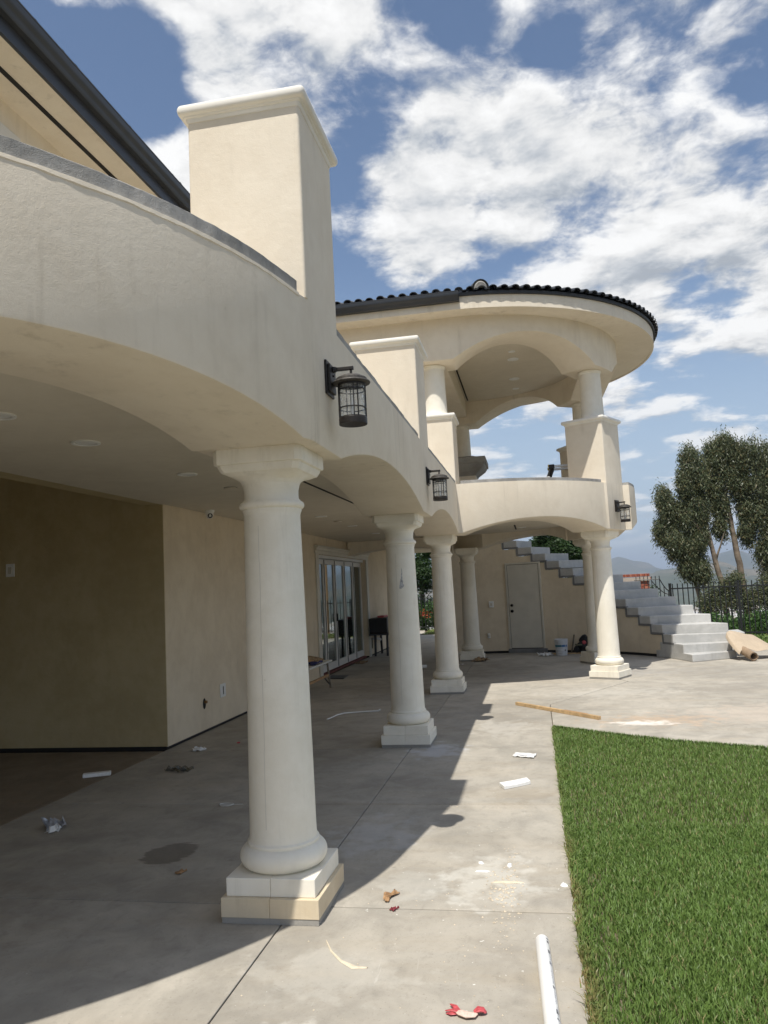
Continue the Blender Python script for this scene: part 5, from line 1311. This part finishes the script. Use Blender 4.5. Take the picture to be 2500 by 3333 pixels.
# ------------------------------------------------------------------ trees and hedges
def leaves(centres, radii, n, lw, ll, rng, droop=.0, shell=.35):
    """rhombic leaves in clumps spread through ellipsoids"""
    C_ = np.array(centres, float); R_ = np.array(radii, float); vol = R_.prod(1)**.75; pick = rng.choice(len(C_), n, p=vol/vol.sum())
    d = rng.normal(size=(n, 3)); d /= np.linalg.norm(d, axis=1)[:, None]; r = rng.uniform(0, 1, n)**shell
    # clumps: gather around random clump directions so that gaps open
    P = C_[pick]+d*R_[pick]*r[:, None]
    nc = max(20, n//55); seeds = P[rng.choice(n, nc, replace=False)]
    idx = rng.integers(0, nc, n); keep = rng.uniform(0, 1, n) < .80
    cl = seeds[idx]+rng.normal(size=(n, 3))*np.array([.12, .12, .12+.10*min(droop, 1)])*(R_.mean()**.5)*.9
    P = np.where(keep[:, None], cl, P)
    a = rng.uniform(0, 2*np.pi, n); t = np.stack([np.cos(a), np.sin(a), rng.normal(-droop, .5, n)], 1); t /= np.linalg.norm(t, axis=1)[:, None]
    s = np.cross(t, rng.normal(size=(n, 3))); s /= np.linalg.norm(s, axis=1)[:, None]
    L_ = (ll*rng.uniform(.6, 1.3, n))[:, None]; w_ = (lw*rng.uniform(.6, 1.3, n))[:, None]
    V = np.stack([P, P+t*L_*.45+s*w_, P+t*L_, P+t*L_*.45-s*w_], 1).reshape(-1, 3)
    F = (np.arange(n)*4)[:, None]+np.arange(4)[None]
    return V, F
TG = 'eucalyptus trees beyond the fence'
def tree(name, label, base, limbs, crown, n, lw, ll, leafm, barkm, group, seed, droop=0., cat='tree', shell=.45):
    rng = np.random.default_rng(seed); t = thing(name, label, cat, base, group)
    m = MB()
    for pts, r0, r1 in limbs:
        k = len(pts); rs = [r0+(r1-r0)*i/(k-1) for i in range(k)]; P = [Vector(p) for p in pts]; Q = []; RR = []
        for i in range(k-1):
            for q in range(4): Q.append(P[i].lerp(P[i+1], q/4)+Vector((random.uniform(-1, 1), random.uniform(-1, 1), 0))*rs[i]*.25); RR.append(rs[i]+(rs[i+1]-rs[i])*q/4)
        Q.append(P[-1]); RR.append(rs[-1]); m.tube(Q, RR, 9)
    m.build('trunk', barkm, t, smooth=60)
    V, F = leaves([c[:3] for c in crown], [c[3:] for c in crown], n, lw, ll, rng, droop, shell)
    npmesh('crown', V, F, leafm, t)
    return t
def trees():
    e = lambda *a: a
    # left eucalyptus: two stems leaning left
    tree('eucalyptus_tree', 'left eucalyptus with two trunks leaning left above the fence', (5.9, 26, -1.2),
         [([(5.95, 26, -1.2), (5.82, 26, 1.3), (5.62, 26, 2.4), (5.47, 26, 3.7), (5.40, 26, 5.2)], .11, .03), ([(5.6, 26.2, -1.2), (5.05, 26.2, 1.5), (4.75, 26.2, 2.6), (4.45, 26.2, 3.7), (4.35, 26.2, 4.3)], .09, .025),
          ([(5.62, 26, 2.4), (5.2, 25.8, 3.1), (4.9, 25.7, 3.6)], .05, .015), ([(5.47, 26, 3.7), (5.05, 26.1, 4.3), (4.95, 26.1, 4.9)], .04, .012), ([(5.7, 26, 2.0), (6.0, 25.8, 2.9)], .04, .012)],
         [e(5.20, 26, 5.05, .36, .4, .72), e(5.42, 26, 4.6, .30, .4, .6), e(4.98, 26, 4.45, .27, .4, .55), e(5.35, 26, 3.7, .34, .4, .55), e(4.95, 26, 3.55, .32, .4, .6), e(4.32, 26.1, 4.0, .28, .35, .62), e(4.50, 26.1, 3.5, .30, .35, .6), e(4.15, 26.1, 3.05, .22, .3, .5), e(4.55, 26, 2.55, .38, .4, .5), e(4.95, 26, 2.5, .34, .4, .55), e(5.25, 26, 2.75, .28, .4, .5), e(4.85, 26, 1.85, .30, .4, .35), e(5.2, 26, 1.75, .32, .4, .45)],
         64000, .0135, .115, MT['euc'], MT['trunk'], TG, 1, 1.1)
    tree('eucalyptus_tree', 'middle eucalyptus with a straight pale trunk, tallest in view', (6.6, 26.3, -1.2),
         [([(6.75, 26.3, -1.2), (6.50, 26.3, 1.3), (6.42, 26.3, 2.4), (6.30, 26.3, 3.6), (6.22, 26.3, 4.2)], .12, .06), ([(6.22, 26.3, 4.2), (6.05, 26.3, 4.9), (5.98, 26.3, 5.6)], .045, .012), ([(6.25, 26.3, 4.1), (6.55, 26.3, 4.9), (6.70, 26.3, 5.5)], .045, .012), ([(6.4, 26.3, 2.6), (6.85, 26.2, 3.3), (7.0, 26.1, 3.9)], .04, .012), ([(6.38, 26.3, 3.0), (6.0, 26.2, 3.6)], .03, .01)],
         [e(6.35, 26.3, 5.6, .36, .4, .5), e(5.95, 26.3, 5.25, .30, .4, .6), e(6.72, 26.3, 5.2, .34, .4, .6), e(6.3, 26.3, 4.85, .40, .4, .5), e(5.9, 26.3, 4.4, .28, .4, .5), e(6.7, 26.3, 4.35, .36, .4, .5), e(6.05, 26.3, 3.75, .30, .35, .45), e(6.85, 26.3, 3.6, .30, .4, .5), e(5.95, 26.2, 3.05, .26, .3, .35), e(6.75, 26.2, 2.9, .26, .3, .45)],
         54000, .0135, .115, MT['euc'], MT['trunk'], TG, 2, 1.1)
    tree('eucalyptus_tree', 'dense dark eucalyptus at the right picture edge, foliage down to the fence', (7.6, 26, -1.2),
         [([(7.6, 26, -1.2), (7.55, 26, 1.2), (7.6, 26, 3), (7.5, 26, 4.8)], .12, .03), ([(7.57, 26, 2), (7.1, 26, 2.9)], .05, .012), ([(7.6, 26, 3), (8.1, 26, 4)], .05, .012)],
         [e(7.08, 26, 5.3, .24, .35, .62), e(7.45, 26, 5.0, .34, .4, .7), e(7.8, 26, 4.6, .4, .4, .7), e(7.2, 26, 4.3, .34, .4, .6), e(7.6, 26, 3.8, .5, .5, .6), e(7.15, 26, 3.3, .34, .4, .55), e(7.5, 26, 2.6, .45, .5, .6), e(7.15, 26, 2.2, .32, .4, .5), e(7.5, 26, 1.5, .55, .5, .5), e(8.0, 26, 1.4, .7, .6, .8), e(8.4, 26, 2.8, .6, .6, .9), e(8.2, 26, 4.0, .5, .5, .7)],
         62000, .0135, .115, MT['euc'], MT['trunk'], TG, 3, 1.1)
    tree('eucalyptus_sapling', 'thin dark shrub between the eucalyptus trunks behind the fence', (5.9, 25.2, -1),
         [([(5.9, 25.2, -1), (5.85, 25.2, .8), (5.8, 25.2, 1.5)], .04, .01), ([(6.5, 25.2, -1), (6.55, 25.2, 1.0)], .03, .01)],
         [e(5.55, 25.2, .85, .55, .4, .55), e(6.2, 25.2, .75, .5, .4, .5), e(6.9, 25.2, .9, .5, .4, .55), e(5.2, 25.2, .55, .35, .35, .35), e(6.0, 25.2, 1.35, .3, .3, .3)], 16000, .016, .08, MT['euc'], MT['trunk_dark'], None, 4, .4, 'shrub')
    BG = 'dark trees beyond the far fence'
    for i, (x, y, h, l, sd) in enumerate(((-4.6, 31.5, 3.6, 'leafy dark tree seen between the second and third columns', 11), (-2.9, 32.5, 3.9, 'dark tree seen between the third and farthest columns', 12), (-6.6, 33, 4.2, 'dark tree beyond the far fence, behind the second column', 13),
                                            (.36, 24, 3.25, 'dark tree left of the timber pole above the staircase', 14), (1.28, 24.4, 3.1, 'dark tree right of the timber pole above the staircase', 15))):
        q = np.random.default_rng(sd); cr = []
        for k in range(9):
            a = q.uniform(0, 6.28); rr = q.uniform(.1, .75); zz = h*(.45+.5*k/9); f_ = 1 if i < 3 else .62; cr.append((x+f_*rr*math.cos(a), y+f_*rr*math.sin(a), zz, f_*q.uniform(.4, .65), f_*q.uniform(.4, .65), f_*q.uniform(.35, .55)))
        if i < 3: cr += [(x-.3, y-.4, 1.0, .8, .6, .7), (x+.5, y-.3, .6, .7, .6, .6)]
        tree('broadleaf_tree', l, (x, y, -1.5), [([(x, y, -1.5), (x+.05, y, h*.4), (x, y, h*.8)], .13, .03), ([(x, y, h*.4), (x+.5, y, h*.65)], .06, .02), ([(x, y, h*.45), (x-.5, y, h*.7)], .06, .02)], cr, 12000, .03, .10, MT['oak'], MT['trunk_dark'], BG, sd, .2)
    # hedges
    def hedge(name, label, x0, x1, y0, y1, h, n, mat, seed, z0=-.2, lw=.026, ll=.07):
        rng = np.random.default_rng(seed); t = thing(name, label, 'hedge', ((x0+x1)/2, (y0+y1)/2, z0)); k = int((x1-x0)/.35)+1
        cs = [(x0+(x1-x0)*(i+.5)/k, rng.uniform(y0, y1), z0+(h-z0)*rng.uniform(.35, .75)) for i in range(k)]; rs = [(.34, (y1-y0)*.6, (h-z0)*.42)]*k
        V, F = leaves(cs, rs, n, lw, ll, rng, .0, .4); V[:, 2] = np.maximum(V[:, 2], z0); npmesh('foliage', V, F, mat, t)
        m = MB()
        for i in range(k): m.tube([(cs[i][0], cs[i][1], z0), (cs[i][0]+.05, cs[i][1], h*.6)], .012, 5)
        m.build('stems', MT['trunk_dark'], t); return t
    hedge('leafy_hedge', 'bright green low hedge growing behind the right picket fence', 3.6, 9.0, 20.6, 21.6, .55, 16000, MT['hedge'], 21, -.1)
    h = hedge('flowering_hedge', 'green hedge with red flowers behind the far fence', -7, -2.0, 29.2, 30.0, .95, 15000, MT['hedge'], 22, -.2)
    V, F = leaves([(-4.3, 29.2, .66), (-3.7, 29.2, .55), (-5.0, 29.2, .5)], [(.45, .25, .10)]*3, 320, .03, .06, np.random.default_rng(3)); npmesh('flowers', V, F, MT['redflower'], h)
    for (x, y, l, sd) in ((2.95, 22.6, 'small green bush beside the brick counter pillar', 31),):
        rng = np.random.default_rng(sd); t = thing('garden_bush', l, 'bush', (x, y, 0)); V, F = leaves([(x+.3, y, 1.15), (x+.3, y, .6)], [(.16, .2, .22), (.25, .25, .4)], 2500, .015, .05, rng); npmesh('foliage', V, F, MT['oak'], t)
        MB().tube([(x+.3, y, -.05), (x+.3, y, 1.0)], .02, 6).build('stem', MT['trunk_dark'], t)
trees()
t = thing('timber_pole', 'orange timber pole rising behind the upper stair steps', 'pole', (.94, 34, -2))
MB().lathe([(.115, -2.5), (.11, 2), (.10, 5.3)], (.94, 34), 14).build('post', MT['wood_dark'], t, smooth=40)
MB().lathe([(.105, 5.301), (.105, 5.34), (.02, 5.37)], (.94, 34), 14).build('cap_plate', MT['aluminium'], t)

# ------------------------------------------------------------------ haze over the valley
def haze(density):
    o = MB().box(-8000, 8000, -8000, 8000, -90, 190).build('haze', bpy.data.materials.new('valley_haze')); M = o.data.materials[0]; M.use_nodes = True; N = M.node_tree.nodes; N.clear()
    out = N.new('ShaderNodeOutputMaterial'); v = N.new('ShaderNodeVolumePrincipled'); v.inputs['Color'].default_value = (.66, .76, .92, 1); v.inputs['Density'].default_value = density; v.inputs['Anisotropy'].default_value = .2
    M.node_tree.links.new(v.outputs[0], out.inputs['Volume']); struct(o, 'stuff')
HAZE = 2.3e-4
if HAZE: haze(HAZE)
